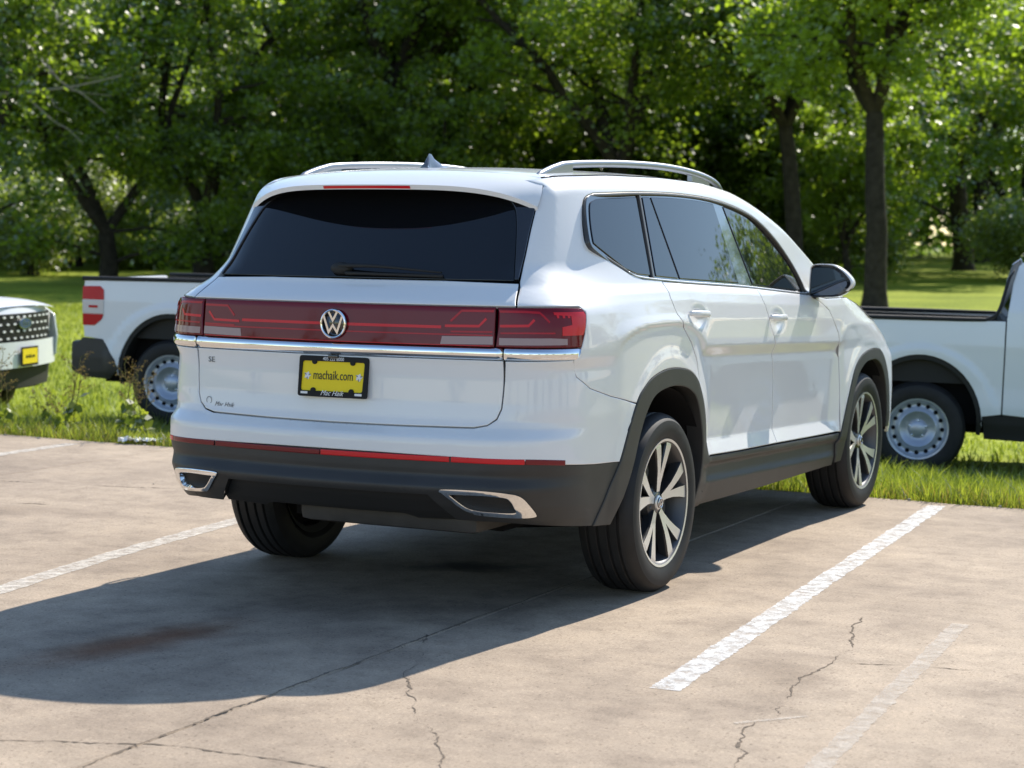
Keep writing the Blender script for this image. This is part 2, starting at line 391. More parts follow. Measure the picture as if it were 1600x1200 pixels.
# ---- painted skin
q = gs + [(s, z + .002) for s, z in ((-1.02, 1.2255), (-.90, 1.2255), (-.76, 1.2245))] + list(reversed(lamp_end))[1:] + seam + [tuple(a) for a in ARO[i_seam:i_door + 1]] + list(reversed(DOORR)) + [(.10, 1.318)] \
    + [(-.10, 1.326)] + DLOR[:-1] + DLOT[:-1] + [(2.06, 1.212), (2.30, 1.19), (2.60, 1.187), (2.80, 1.187)] + top(2.80, -.55, 50) + [(-.60, 1.722)]
panel('quarter_panel', q, side, PAINT, suv, both=True, grid=(.022, .010))
door_gap = [(1.255, 1.262), (1.268, 1.21), (1.315, 1.125), (1.39, 1.02), (1.44, .94), (1.475, .80), (1.490, .60), (1.490, .498)]
q = [(.100, 1.314), (.341, 1.301), (1.129, 1.268)] + door_gap + [(.95, .512), (.535, .528)] + [tuple(a) for a in reversed(ARO[i_door:])] + list(reversed(DOORR))[:-1]
rd = panel('rear_door', q, side, PAINT, suv, both=True, grid=(.03, .010))
fgap = [(2.052, 1.208), (2.16, 1.18), (2.302, 1.127), (2.434, 1.004), (2.51, .862), (2.525, .65), (2.516, .468)]
q = [(1.255, 1.262), (1.908, 1.222), (2.045, 1.214)] + fgap + [(2.0, .482), (1.490, .498)] + list(reversed(door_gap))[1:-1]
fd = panel('front_door', q, side, PAINT, suv, both=True, grid=(.03, .010))
FT = [(2.30, 1.19), (2.60, 1.187), (2.85, 1.183), (3.155, 1.132), (3.35, 1.075), (3.55, 1.035), (3.8, 1.0), (4.2, .97), (4.8, .96)]
q = FT + [(4.8, .42), (4.2, .40), (3.8, .38), (3.5, .38)] + [tuple(a) for a in reversed(AFO)] + list(reversed(fgap[1:-1])) + [(2.06, 1.21)]
panel('front_fender', q, side, PAINT, suv, both=True, grid=(.022, .012))
# bumper
hb = [(0, .757), (.30, .758), (.604, .761), (.655, .771), (.688, .795), (.704, .835), (.709, .907), (.712, .97), (.715, 1.019)] + sx([(-1.0, 1.0205)] + [(a, b + .0028) for a, b in seam]) + sx([tuple(a) for a in reversed(ARO[:i_seam + 1])]) + sx([(-.663, .605), (-.925, .624), (-1.086, .641)]) + [(.55, .650), (.25, .655), (0, .656)]
panel('rear_bumper', both_half(hb), back, PAINT, suv, grid=(.03, .008))
EXO = spline([(.512, .520), (.530, .529), (.661, .530), (.791, .521), (.850, .507), (.884, .468), (.899, .437), (.887, .424), (.811, .421), (.688, .427), (.617, .436), (.582, .455), (.546, .489), (.512, .520)], 60)[:-1].tolist()
EXI = spline([(.548, .509), (.666, .511), (.770, .503), (.796, .489), (.806, .462), (.804, .441), (.718, .441), (.641, .447), (.600, .462), (.548, .509)], 45)[:-1].tolist()
lb = [(0, .656), (.25, .655), (.55, .650)] + sx([(-1.086, .641), (-.925, .624), (-.663, .605)] + [(-.465 - .165 * t, .597 - .239 * t) for t in np.linspace(0, 1, 8)] + [(-.742, .366)]) + [(.85, .386), (.71, .398), (.545, .400), (.46, .503), (0, .503)]
def with_holes(name, poly, holes, mapf, m, parent, **k): # slit polygon: the hole is reached through a hairline
    p = [tuple(a) for a in poly]
    for h in holes:
        h = [tuple(a) for a in h]
        if area(np.array(h)) * area(np.array(p)) > 0: h = h[::-1]
        d = np.array([[math.hypot(a[0] - b[0], a[1] - b[1]) for b in h] for a in p]); i, j = np.unravel_index(d.argmin(), d.shape)
        p = p[:i + 1] + h[j:] + h[:j + 1] + p[i:]
    return panel(name, p, mapf, m, parent, **k)
with_holes('lower_bumper', both_half(lb), [EXO, [(-a, b) for a, b in EXO]], back, BLACKPL, suv, grid=(.03, .009), gap=.0, off=-.003, flange=.03)
df = [(0, .508), (.45, .508), (.55, .40), (.56, .375), (.36, .372), (.30, .385), (0, .385)]
panel('diffuser', both_half(df), back, RUBBERBLK, suv, gap=0, off=-.030, flange=.03)
for sg in (1, -1):
    o_, i_ = [(sg * a, b) for a, b in EXO], [(sg * a, b) for a, b in EXI]
    with_holes('exhaust_trim', o_, [i_], back, CHROME, suv, gap=0, off=.005, flange=.03, grid=(.02, .01), edge=.004)
    panel('exhaust_recess', i_, back, RUBBERBLK, suv, gap=-.004, off=-.022, flange=0)
# red reflector strips let into the top of the dark bumper
def strip(x0, x1, m, z=lambda x: .6535 - .010 * max(0, (abs(x) - .55)) ** 1.2 - .09 * max(0, abs(x) - .86) ** 1.5, h=.022):
    xs = np.linspace(x0, x1, 12); panel('reflector_strip', [(x, z(x)) for x in xs] + [(x, z(x) - h) for x in xs[::-1]], back, m, suv, gap=.0008, off=.0015, flange=.006, step=.02, grid=(.05, .01), edge=.0005)
strip(-.010, .541, REDREF); strip(.547, .850, REDREF); strip(.852, 1.06, REDDIM); strip(-.541, -.014, REDDIM); strip(-.850, -.547, REDDIM); strip(-1.06, -.852, REDREF)
# ---- wheel arch cladding and sills
q = [(-.632, .356)] + [tuple(a) for a in ARO] + [(.528, .46), (.535, .36), (.52, .30)] + [tuple(a) for a in reversed(ARI)]
panel('arch_cladding', q, side, BLACKPL, suv, both=True, off=.004, gap=0, flange=.07, edge=.004)
q = [tuple(a) for a in AFO] + [tuple(a) for a in reversed(AFI)] + [(2.50, .30), (2.49, .40)]
panel('arch_cladding', q, side, BLACKPL, suv, both=True, off=.004, gap=0, flange=.07, edge=.004)
q = [(.530, .524), (.95, .508), (1.49, .494), (2.0, .478), (2.522, .461), (2.50, .40), (2.49, .285), (1.5, .285), (.53, .295), (.54, .36)]
panel('sill', q, side, BLACKPL, suv, both=True, off=-.006, gap=.0, flange=.06, edge=.003)
# ---- tailgate
hg = [(0, 1.021), (.40, 1.021), (.710, 1.021), (.709, .907), (.704, .835), (.688, .795), (.655, .771), (.604, .761), (.30, .758), (0, .757)]
gate = panel('tailgate', both_half(hg), back, PAINT, suv, grid=(.03, .012))[0]
hg = [(0, 1.3215), (.40, 1.3215)] + [q for q in GATE if 1.2262 < q[1] < 1.3218] + [(.752, 1.2262), (.40, 1.2262), (0, 1.2262)]
panel('tailgate_shoulder', both_half(hg), back, PAINT, suv, grid=(.03, .008))
GI = spline([(.690, 1.3265), (.657, 1.443), (.620, 1.556), (.588, 1.615), (.53, 1.655), (.45, 1.678), (.20, 1.69)], 30).tolist()
panel('rear_window', both_half([(0, 1.69)] + list(reversed(GI)) + [(0, 1.3265)]), back, GLASS, suv, gap=0, off=-.004, grid=(.05, .02), flange=.02)
for sg in (1, -1):
    w_ = [(sg * a, b) for a, b in GI] + [(sg * a, b) for a, b in ((.50, 1.69), (.60, 1.66), (.684, 1.625), (.6855, 1.611), (.692, 1.519), (.704, 1.419), (.710, 1.3265))]
    panel('window_side_spoiler', w_, back, GLOSSBLK, suv, gap=.0015, off=.004, grid=(.03, .02), flange=.02, edge=.003)
# chrome strip with a rounded section
def bar_strip(name, poly_top, poly_bot, m, h, parent=suv, n=9):
    """cylindrical strip between two outlines (lists of xi,z of same length)"""
    a = np.array(poly_top); b = np.array(poly_bot); V = []; k = len(a)
    for j in range(n):
        t = j / (n - 1); q = a * (1 - t) + b * t; p, nn = back(q[:, 0], q[:, 1]); V.append(p + nn * (h * math.sin(math.pi * t) ** .6 - .003))
    V = np.concatenate(V); F = [(j * k + i, (j + 1) * k + i, (j + 1) * k + i + 1, j * k + i + 1) for j in range(n - 1) for i in range(k - 1)]
    F.append(tuple(j * k for j in range(n))); F.append(tuple(j * k + k - 1 for j in range(n - 1, -1, -1)))
    return mesh_np(name, V, F, m, parent)
xs = np.linspace(-.708, .708, 60); bar_strip('chrome_strip', [(x, 1.0685) for x in xs], [(x, 1.0215) for x in xs], CHROME, .011)
for sg in (1, -1):
    ss = np.linspace(float(SR(.714, 1.05)), -.79, 26)
    bar_strip('chrome_strip', [(sg * XI(s, 1.05), 1.0685) for s in ss], [(sg * XI(s - .03 * max(0, (s + .9) / .11), 1.03), 1.0215) for s in ss], CHROME, .011)
# ---- tail lamps
hl = [(0, 1.2245), (.672, 1.2235), (.674, 1.0710), (0, 1.0710)]
band = panel('light_band', both_half(hl), back, REDLENS, suv, gap=.0008, off=.003, grid=(.04, .02), flange=.02, edge=.003)[0]
lo_ = [(float(SR(.677, 1.222)), 1.2235), (-.90, 1.2245)] + list(reversed(lamp_end)) + [(float(SR(.679, 1.071)), 1.0710)]
outer_lamps = panel('tail_lamp', lo_, side, REDLENS, suv, both=True, gap=.001, off=.003, grid=(.03, .015), flange=.03, edge=.004)
def guide(pl, w, m, parent, mp=back, name='light_guide', off=.0042, both=False, n=None):
    d = panel_data(ribbon(pl, w, n), mp, off=off, gap=0, flange=.001, edge=0, step=.02, grid=(.03, .02))
    r = [mesh_np(name, *d[:2], m, parent, normals=d[2])]
    return r
def guide_poly(pl, m, parent, mp, name, off=.0042, mir=False):
    d = panel_data(pl, mp, off=off, gap=0, flange=.001, edge=0, step=.02, grid=(.03, .015))
    if mir: d = mirror_x(d)
    return mesh_np(name, d[0], d[1], m, parent, normals=d[2])
guide([(-.46, 1.138), (.46, 1.138)], .011, REDGLOW, band, n=40); guide([(-.665, 1.113), (.665, 1.113)], .005, REDMID, band, n=40)
guide([(-.66, 1.0735), (.66, 1.0735)], .004, REDMID, band, n=40)
for sg in (1, -1):
    f = lambda L: [(sg * a, b) for a, b in (L if sg > 0 else L)]
    guide(f([(.500, 1.163), (.541, 1.203), (.667, 1.204)]), .009, REDMID, band)
    guide(f([(.475, 1.143), (.612, 1.145), (.642, 1.176)]), .010, REDGLOW, band)
    guide(f([(.50, 1.124), (.60, 1.125), (.665, 1.126)]), .006, REDMID, band)
    guide_poly(f([(.466, 1.1085), (.668, 1.1115), (.669, 1.081), (.460, 1.078)]), CLEARLENS, band, back, 'reverse_lens')
    ol = outer_lamps[0 if sg > 0 else 1]; mi_ = sg < 0
    for pl, wd, mm in (([(-1.150, 1.203), (-1.05, 1.203), (-.99, 1.200), (-.955, 1.165)], .009, REDMID), ([(-1.160, 1.147), (-1.046, 1.150), (-1.015, 1.174)], .010, REDGLOW), ([(-1.16, 1.122), (-1.05, 1.124), (-.93, 1.124)], .006, REDMID)):
        guide_poly(ribbon(pl, wd), mm, ol, side, 'light_guide', mir=mi_)
    guide_poly([(-.925, 1.206), (-.755, 1.206), (-.745, 1.194), (-.758, 1.145), (-.777, 1.118), (-.895, 1.117), (-.893, 1.150), (-.838, 1.158), (-.838, 1.192), (-.925, 1.196)], REDREF, ol, side, 'side_reflector', mir=mi_)
    for a in (-.915, -.885, -.858): guide_poly([(a, 1.1965), (a + .014, 1.1965), (a + .012, 1.184), (a + .002, 1.184)], REDREF, ol, side, 'light_guide', mir=mi_)
    guide_poly([(-1.167, 1.1065), (-.95, 1.108), (-.87, 1.105), (-.872, 1.082), (-1.170, 1.080)], CLEARLENS, ol, side, 'reverse_lens', mir=mi_)
# ---- side windows: one smooth double-curved sheet fitted to the flank
_s, _z = np.meshgrid(np.linspace(-.42, 2.0, 40), np.linspace(1.26, 1.66, 20), indexing='ij'); _s = _s.ravel(); _z = _z.ravel(); _in = inside(np.array(DLO), np.stack([_s, _z], 1)); _s, _z = _s[_in], _z[_in]
def _bas(y, z): q = z - 1.48; return np.stack([0 * y + 1, y, y * y, q], -1)
_c = np.linalg.lstsq(_bas(_s, _z), P(_s, _z)[:, 0], rcond=None)[0]
def gside(s, z):
    s = np.asarray(s, float); z = np.asarray(z, float); e = 1e-3; f_ = lambda a, b: _bas(a, b) @ _c
    dy = (f_(s + e, z) - f_(s - e, z)) / (2 * e); dz_ = (f_(s, z + e) - f_(s, z - e)) / (2 * e); n = np.stack([0 * s + 1, -dy, -dz_], -1)
    return np.stack([f_(s, z), s, z], -1), n / np.linalg.norm(n, axis=-1, keepdims=True)
panel('pillar_trim', DLO, gside, GLOSSBLK, suv, both=True, gap=-.004, off=-.010, grid=(.05, .02), flange=.03)
def clip_poly(poly, nx, nz, c): # keep nx*s+nz*z<=c
    out = []; n = len(poly)
    for i in range(n):
        a, b = poly[i], poly[(i + 1) % n]; da = nx * a[0] + nz * a[1] - c; db = nx * b[0] + nz * b[1] - c
        if da <= 0: out.append(a)
        if (da < 0) != (db < 0): t = da / (da - db); out.append((a[0] + (b[0] - a[0]) * t, a[1] + (b[1] - a[1]) * t))
    return out
def line_cut(poly, p, q, keep_left): # keep the side of line p->q
    nx, nz = (q[1] - p[1]), -(q[0] - p[0]); c = nx * p[0] + nz * p[1]
    return clip_poly(poly, nx, nz, c) if keep_left else clip_poly(poly, -nx, -nz, -c)
DI = np.array(DLO); DI = DI if area(DI) > 0 else DI[::-1]; DI = inset(densify(DI, .02), .020)[0]; DI = [tuple(a) for a in DI]
c0, c1, c2 = ((.018, 1.30), (.128, 1.70)), ((.075, 1.30), (.195, 1.70)), ((.338, 1.29), (.268, 1.70))
b0, b1 = ((1.06, 1.25), (1.025, 1.70)), ((1.265, 1.24), (1.14, 1.70))
qw = line_cut(DI, *c0, True); vw = line_cut(line_cut(DI, *c1, False), (.328, 1.29), (.258, 1.70), True)
rw = line_cut(line_cut(DI, (.345, 1.29), (.275, 1.70), False), *b0, True); fw = line_cut(DI, *b1, False)
for nm, pl, m_ in (('quarter_window', qw, GLASS), ('vent_window', vw, GLASS), ('rear_door_window', rw, GLASS), ('front_door_window', fw, GLASSF)):
    panel(nm, pl, gside, m_, suv, both=True, gap=0, off=-.006, grid=(.05, .02), flange=.012, edge=.001)
# metal strip round the glass
panel('window_trim', ribbon([(a, b) for a, b in DLOR + DLOT[1:]], -.011), side, DLOTRIM, suv, both=True, gap=0, off=.003, flange=.012, edge=.003, grid=(.03, .02))
panel('window_trim', ribbon(DLOB, -.008, 50), side, DLOLOW, suv, both=True, gap=0, off=.004, flange=.012, edge=.003, grid=(.03, .02))
for a, b in (((.048, 1.318), (.160, 1.680)),):
    panel('pillar_strip', ribbon([a, b], .016), gside, DLOTRIM, suv, both=True, gap=0, off=.001, flange=.01, edge=.002, grid=(.03, .02))
# ---- roof, windscreen, bonnet, spoiler
def roof_pt(u, y): # u -1..1
    xe = P(y, ztop(y) - .003)[..., 0]; z = ztop(y) - .003 + .034 * (1 - np.abs(u) ** 2.2); return np.stack([u * xe, y, z], -1)
def grid_obj(name, fn, us, vs, m, parent, thick=0):
    Ug, Vg = np.meshgrid(us, vs, indexing='ij'); v = fn(Ug.ravel(), Vg.ravel()); k = len(vs)
    f = [(i * k + j, (i + 1) * k + j, (i + 1) * k + j + 1, i * k + j + 1) for i in range(len(us) - 1) for j in range(k - 1)]
    o = mesh_np(name, v, f, m, parent)
    return o
us = np.linspace(-1, 1, 41)
grid_obj('roof', roof_pt, us, np.linspace(-.497, 1.632, 60), PAINT, suv)
grid_obj('roof_light_block', lambda u, y: roof_pt(u, y) * np.array([1.03, 1, 1]) - np.array([0, 0, .035]), us, np.linspace(-.60, 2.70, 60), DARK, suv)  # unseen inner sheet, added to stop sun leaking through the roof joints
grid_obj('windscreen', lambda u, y: roof_pt(u * .995, y), us, np.linspace(1.625, 2.80, 40), GLASS, suv)
ftop = np.array(FT)
def hood(u, y):
    zf = np.interp(y, ftop[:, 0], ftop[:, 1]); xe = P(y, zf)[..., 0] - .003; return np.stack([u * xe, y, zf + .055 * (1 - np.abs(u) ** 3)], -1)
grid_obj('bonnet', hood, us, np.linspace(2.62, 3.78, 30), PAINT, suv)
grid_obj('front_grille', lambda u, t: np.stack([u * .62, 3.945 - .10 * u * u * .4, .55 + .40 * t], -1), np.linspace(-1, 1, 13), np.linspace(0, 1, 6), GLOSSBLK, suv)
def spo(u, t): # t 0 roof end .. 1 trailing edge
    a = roof_pt(u, np.full_like(u, -.492)); xe = .676
    drop = .078 * np.abs(u) ** 5 + .006 * np.abs(u) ** 2
    b = np.stack([u * xe, -.835 + .205 * np.abs(u) ** 2.2, 1.696 - drop], -1)
    tt = t[:, None]; m_ = np.stack([u * .684, -.66 + .09 * u * u, 1.762 - .045 * np.abs(u) ** 5 - .014 * u * u], -1)
    return (1 - tt) ** 2 * a + 2 * tt * (1 - tt) * m_ + tt ** 2 * b
sp_u = np.linspace(-1, 1, 61)
grid_obj('spoiler', spo, sp_u, np.linspace(0, 1, 16), PAINT, suv)
tr = spo(sp_u, np.ones_like(sp_u)); lip = tr + np.array([0, .006, -.019]); und = np.stack([sp_u * .645, -.66 + .09 * sp_u ** 2, np.full_like(sp_u, 1.70) - .03 * np.abs(sp_u) ** 5], -1)
n_ = len(sp_u)
mesh_np('spoiler_edge', np.concatenate([tr, lip]), [(i, i + n_, i + n_ + 1, i + 1) for i in range(n_ - 1)], PAINT, suv)
mesh_np('spoiler_underside', np.concatenate([lip, und]), [(i, i + n_, i + n_ + 1, i + 1) for i in range(n_ - 1)], GLOSSBLK, suv)
k_ = np.abs(sp_u) < .31; bl = tr[k_] + np.array([0, -.0015, -.005]); bl2 = lip[k_] + np.array([0, -.002, .003]); nb_ = len(bl)
mesh_np('high_brake_light', np.concatenate([bl, bl2]), [(i, i + nb_, i + nb_ + 1, i + 1) for i in range(nb_ - 1)], REDREF, suv)
# roof rails: flattened tube rising from two feet
for sg in (1, -1):
    pth = spline([(.570, -.425, 1.735), (.570, -.353, 1.757), (.570, -.243, 1.782), (.570, -.105, 1.800), (.570, .367, 1.822), (.570, .90, 1.830), (.575, 1.30, 1.815), (.585, 1.55, 1.784), (.590, 1.68, 1.740)], 50) * np.array([sg, 1, 1])
    rr_ = np.interp(np.linspace(0, 1, 50), [0, .06, .15, .85, .95, 1], [.010, .017, .0165, .016, .015, .007])
    rail = tube_obj('roof_rail', pth, rr_, SATIN, suv, n=14, squash=(.85, 1.0))
    for ya, yb in ((-.36, -.10), (1.28, 1.52)):
        bm = bmesh.new(); ys = np.linspace(ya, yb, 8); pv = []
        for y in ys:
            zt = float(np.interp(y, pth[:, 1], pth[:, 2])); zb = float(ztop(y)) + .002
            pv.append([bm.verts.new((sg * (.572 + dx), y, z)) for dx in (-.012, .012) for z in (zb, zt)])
        for a, b in zip(pv, pv[1:]):
            bm.faces.new((a[0], b[0], b[1], a[1])); bm.faces.new((a[2], a[3], b[3], b[2]))
        bm.faces.new((pv[0][0], pv[0][1], pv[0][3], pv[0][2])); bm.faces.new((pv[-1][0], pv[-1][2], pv[-1][3], pv[-1][1]))
        bm_obj('rail_foot', bm, SATIN, rail, smooth=True)
# shark fin aerial
fin = [];  prof = [(-.350, .0, .020), (-.335, .030, .012), (-.312, .058, .006), (-.290, .056, .007), (-.262, .036, .012), (-.215, .018, .020), (-.145, .0, .016)]
bm = bmesh.new(); rows = []
for y, h, w_ in prof:
    rows.append([bm.verts.new((x, y + .01, 1.785 + z)) for x, z in ((-w_ * 1.5, -.01), (-w_ * .8, h * .55), (0, h), (w_ * .8, h * .55), (w_ * 1.5, -.01))])
for a, b in zip(rows, rows[1:]):
    for i in range(4): bm.faces.new((a[i], a[i + 1], b[i + 1], b[i]))
bm.faces.new(rows[0]); bm.faces.new(rows[-1][::-1])
bm_obj('roof_aerial', bm, mat('grey_aerial', (.10, .11, .13), .18, .2, 1.0), suv, smooth=True, autosmooth=70)
# rear wiper
p0, n0 = back(np.array([-.06]), np.array([1.357])); p1, n1 = back(np.array([.39]), np.array([1.343]))
wp = [p0[0] + n0[0] * .022, (p0[0] * .6 + p1[0] * .4) + n0[0] * .032, p1[0] + n1[0] * .012]
tube_obj('wiper_arm', spline(wp, 16), np.linspace(.017, .007, 16), RUBBERBLK, suv, n=10, squash=(1.0, .6))
pb0, _ = back(np.array([-.03]), np.array([1.334])); pb1, _ = back(np.array([.40]), np.array([1.331]))
tube_obj('wiper_blade', np.linspace(pb0[0] + n0[0] * .012, pb1[0] + n0[0] * .008, 8), .007, RUBBERBLK, suv, n=8)
bm = bmesh.new(); bmesh.ops.create_uvsphere(bm, u_segments=16, v_segments=10, radius=1); bmesh.ops.scale(bm, verts=bm.verts, vec=(.05, .026, .026)); bmesh.ops.translate(bm, verts=bm.verts, vec=p0[0] + n0[0] * .008 + np.array([.0, 0, -.003])); bm_obj('wiper_cap', bm, RUBBERBLK, suv, smooth=True)
# ---- emblem: ring with two chevrons, on a dark disc
def stroke(bm, pts, w, y0, y1, mitre=True):
    p = np.array(pts, float); t = np.gradient(p, axis=0)
    L = []; 
    for i in range(len(p)):
        if 0 < i < len(p) - 1:
            a = (p[i] - p[i - 1]) / np.linalg.norm(p[i] - p[i - 1]); b = (p[i + 1] - p[i]) / np.linalg.norm(p[i + 1] - p[i]); na = np.array([-a[1], a[0]]); nb2 = np.array([-b[1], b[0]]); m_ = na + nb2; m_ /= np.linalg.norm(m_); k = w / 2 / max(.35, m_ @ na); L.append((p[i] + m_ * k, p[i] - m_ * k))
        else:
            a = (p[1] - p[0]) if i == 0 else (p[-1] - p[-2]); a = a / np.linalg.norm(a); m_ = np.array([-a[1], a[0]]); L.append((p[i] + m_ * w / 2, p[i] - m_ * w / 2))
    vv = [[bm.verts.new((q[0], y, q[1])) for q in pr for y in (y0, y1)] for pr in L]
    for a, b in zip(vv, vv[1:]):
        for i0, i1 in ((1, 3), (3, 2), (2, 0), (0, 1)): bm.faces.new((a[i0], a[i1], b[i1], b[i0]))
    bm.faces.new((vv[0][0], vv[0][1], vv[0][3], vv[0][2])); bm.faces.new((vv[-1][0], vv[-1][2], vv[-1][3], vv[-1][1]))
def emblem(name, parent, loc, rad, rot=(0, 0, 0), disc=None):
    e = empty(name, loc, parent=parent); e.rotation_euler = rot
    v, f = lathe([(0, -.004), (rad * .97, -.004), (rad * .97, .006), (0, .006)], 40, 'y'); mesh_np('emblem_disc', v, f, disc or GLOSSBLK, e, smooth=False)
    a = np.linspace(0, 2 * math.pi, 9)[:-1]
    lathe_obj('emblem_ring', [(rad * .90 + rad * .085 * math.cos(t), -.005 + rad * .085 * math.sin(t)) for t in np.linspace(0, 2 * math.pi, 9)], CHROME, e, n=40, axis='y')
    bm = bmesh.new(); r_ = rad * .86; w_ = r_ * .165
    stroke(bm, [(-.37 * r_, .90 * r_), (0, .26 * r_), (.37 * r_, .90 * r_)], w_, -.009, 0)
    stroke(bm, [(-.80 * r_, .56 * r_), (-.37 * r_, -.64 * r_), (0, -.10 * r_), (.37 * r_, -.64 * r_), (.80 * r_, .56 * r_)], w_, -.0085, .0)
    bm_obj('emblem_letters', bm, CHROME, e)
    return e
pc, _ = back(np.array([0.]), np.array([1.143])); emblem('emblem', suv, (0, pc[0][1] - .010, 1.143), .0605)
# ---- number plate with its frame and lettering
yp = float(back(np.array([0.]), np.array([.933]))[0][0][1])
plate = empty('number_plate', (0, yp - .014, .933), parent=suv); plate.rotation_euler = (R(-6), 0, 0)
bm = bmesh.new(); add_box(bm, -.149, .149, -.001, .001, -.073, .073); bm_obj('plate_sheet', bm, PLATEY, plate)
bm = bmesh.new(); fo = round_corners([(-.158, -.081), (.158, -.081), (.158, .081), (-.158, .081)], .012)
fi = round_corners([(-.146, -.058), (.139, -.058), (.144, .060), (-.143, .060)], .010)
def ring_prism(bm, o, i, y0, y1):
    o = np.array(o); i = np.array(i); n = len(o)
    vv = [[bm.verts.new((q[0], y, q[1])) for q in L] for L in (o, i) for y in (y0, y1)]
    for k in range(n):
        j = (k + 1) % n
        for a, b in ((0, 2), (2, 3), (3, 1), (1, 0)): bm.faces.new((vv[a][k], vv[a][j], vv[b][j], vv[b][k]))
ring_prism(bm, fo, fi, -.006, .006); bm_obj('plate_frame', bm, MATTEBLK, plate, smooth=True)
for x, z in ((-.088, .058), (.088, .058), (-.088, -.056), (.088, -.056)):
    bm = bmesh.new(); bmesh.ops.create_cone(bm, cap_ends=True, segments=14, radius1=.011, radius2=.011, depth=.008, matrix=Matrix.Translation((x, -.003, z)) @ Matrix.Rotation(R(90), 4, 'X')); bm_obj('frame_tab', bm, MATTEBLK, plate)
fr = (R(90), 0, 0)
text_mesh('plate_lettering', 'machaik.com', .052, BLACKINK, plate, (0, -.0022, .004), fr, .0005, sx=.68)
text_mesh('frame_lettering', '405 222 8000', .020, WHITEINK, plate, (0, -.0068, .0695), fr, .0004, sx=.88)
text_mesh('frame_lettering', 'Mac Haik', .029, WHITEINK, plate, (.0, -.0072, -.0655), fr, .0005, shear=.45, sx=.95)
for x_ in (-.128, .122): box('frame_print', x_ - .016, x_ + .016, -.0068, -.0062, -.071, -.062, WHITEINK, plate, 0)
for sg in (-1, 1): # small white star-like print either side of the web address
    bm = bmesh.new(); c = Vector((sg * .119, -.0022, .002)); k = 12
    vs = [bm.verts.new((c.x + (.017 if i % 2 == 0 else .010) * math.sin(i * 2 * math.pi / 10 + .3), c.y, c.z + (.017 if i % 2 == 0 else .010) * math.cos(i * 2 * math.pi / 10 + .3))) for i in range(10)]
    bm.faces.new(vs); bm_obj('plate_print', bm, WHITEINK, plate)
    bm = bmesh.new(); 
    for a in (20, 150, 265):
        t = R(a); d = Vector((math.cos(t), 0, math.sin(t))); e_ = Vector((-d.z, 0, d.x)); cc = c + Vector((0, -.0003, 0))
        bm.faces.new([bm.verts.new(cc + d * r1 + e_ * r2) for r1, r2 in ((.010, -.003), (.019, 0), (.010, .003), (.004, 0))])
    bm_obj('plate_print', bm, GREYINK, plate)
box('plate_lamp', -.022, .022, yp - .02, yp + .01, 1.008, 1.019, GLOSSBLK, suv, .003)
def on_back(x, z, off=.0015):
    p, n = back(np.array([x]), np.array([z])); p = p[0] + n[0] * off; yaw = math.atan2(n[0][0], -n[0][1]); return tuple(p), (R(90), 0, yaw)
l_, r_ = on_back(-.632, .974); text_mesh('trim_badge', 'SE', .032, GREYINK, suv, l_, r_, .0015, sx=1.15, space=1.1)
l_, r_ = on_back(-.555, .792); text_mesh('dealer_decal', 'Mac Haik', .030, GREYINK, suv, l_, r_, .0003, shear=.5, sx=.95)
l_, r_ = on_back(-.640, .806); dz = empty('decal_mark', l_, parent=suv); dz.rotation_euler = (0, 0, r_[2])
v, f = lathe([(.013, 0), (.016, 0)], 20, 'y'); mesh_np('decal_ring', v, f, GREYINK, dz, smooth=False)
# ---- door handles and mirrors
def handle(y, z, parent, sg):
    p, n = side(np.array([y - .12, y - .06, y, y + .06, y + .12]), np.full(5, z) - .034 * np.array([-.12, -.06, 0, .06, .12]))
    off = np.array([.006, .036, .042, .036, .006])[:, None]; pts = (p + n * off) * np.array([sg, 1, 1])
    tube_obj('door_handle', spline(pts, 20), np.interp(np.linspace(0, 1, 20), [0, .15, .85, 1], [.010, .0145, .0145, .010]), PAINT, parent, n=10, squash=(.55, 1.0))
for sg, i in ((1, 0), (-1, 1)):
    handle(.385, 1.166, rd[i], sg); handle(1.445, 1.118, fd[i], sg)
MO = spline([(.947, 1.355), (.960, 1.368), (1.00, 1.371), (1.065, 1.367), (1.12, 1.336), (1.160, 1.290), (1.154, 1.256), (1.10, 1.214), (1.02, 1.205), (.957, 1.206), (.943, 1.222), (.942, 1.29), (.947, 1.355)], 44)[:-1]
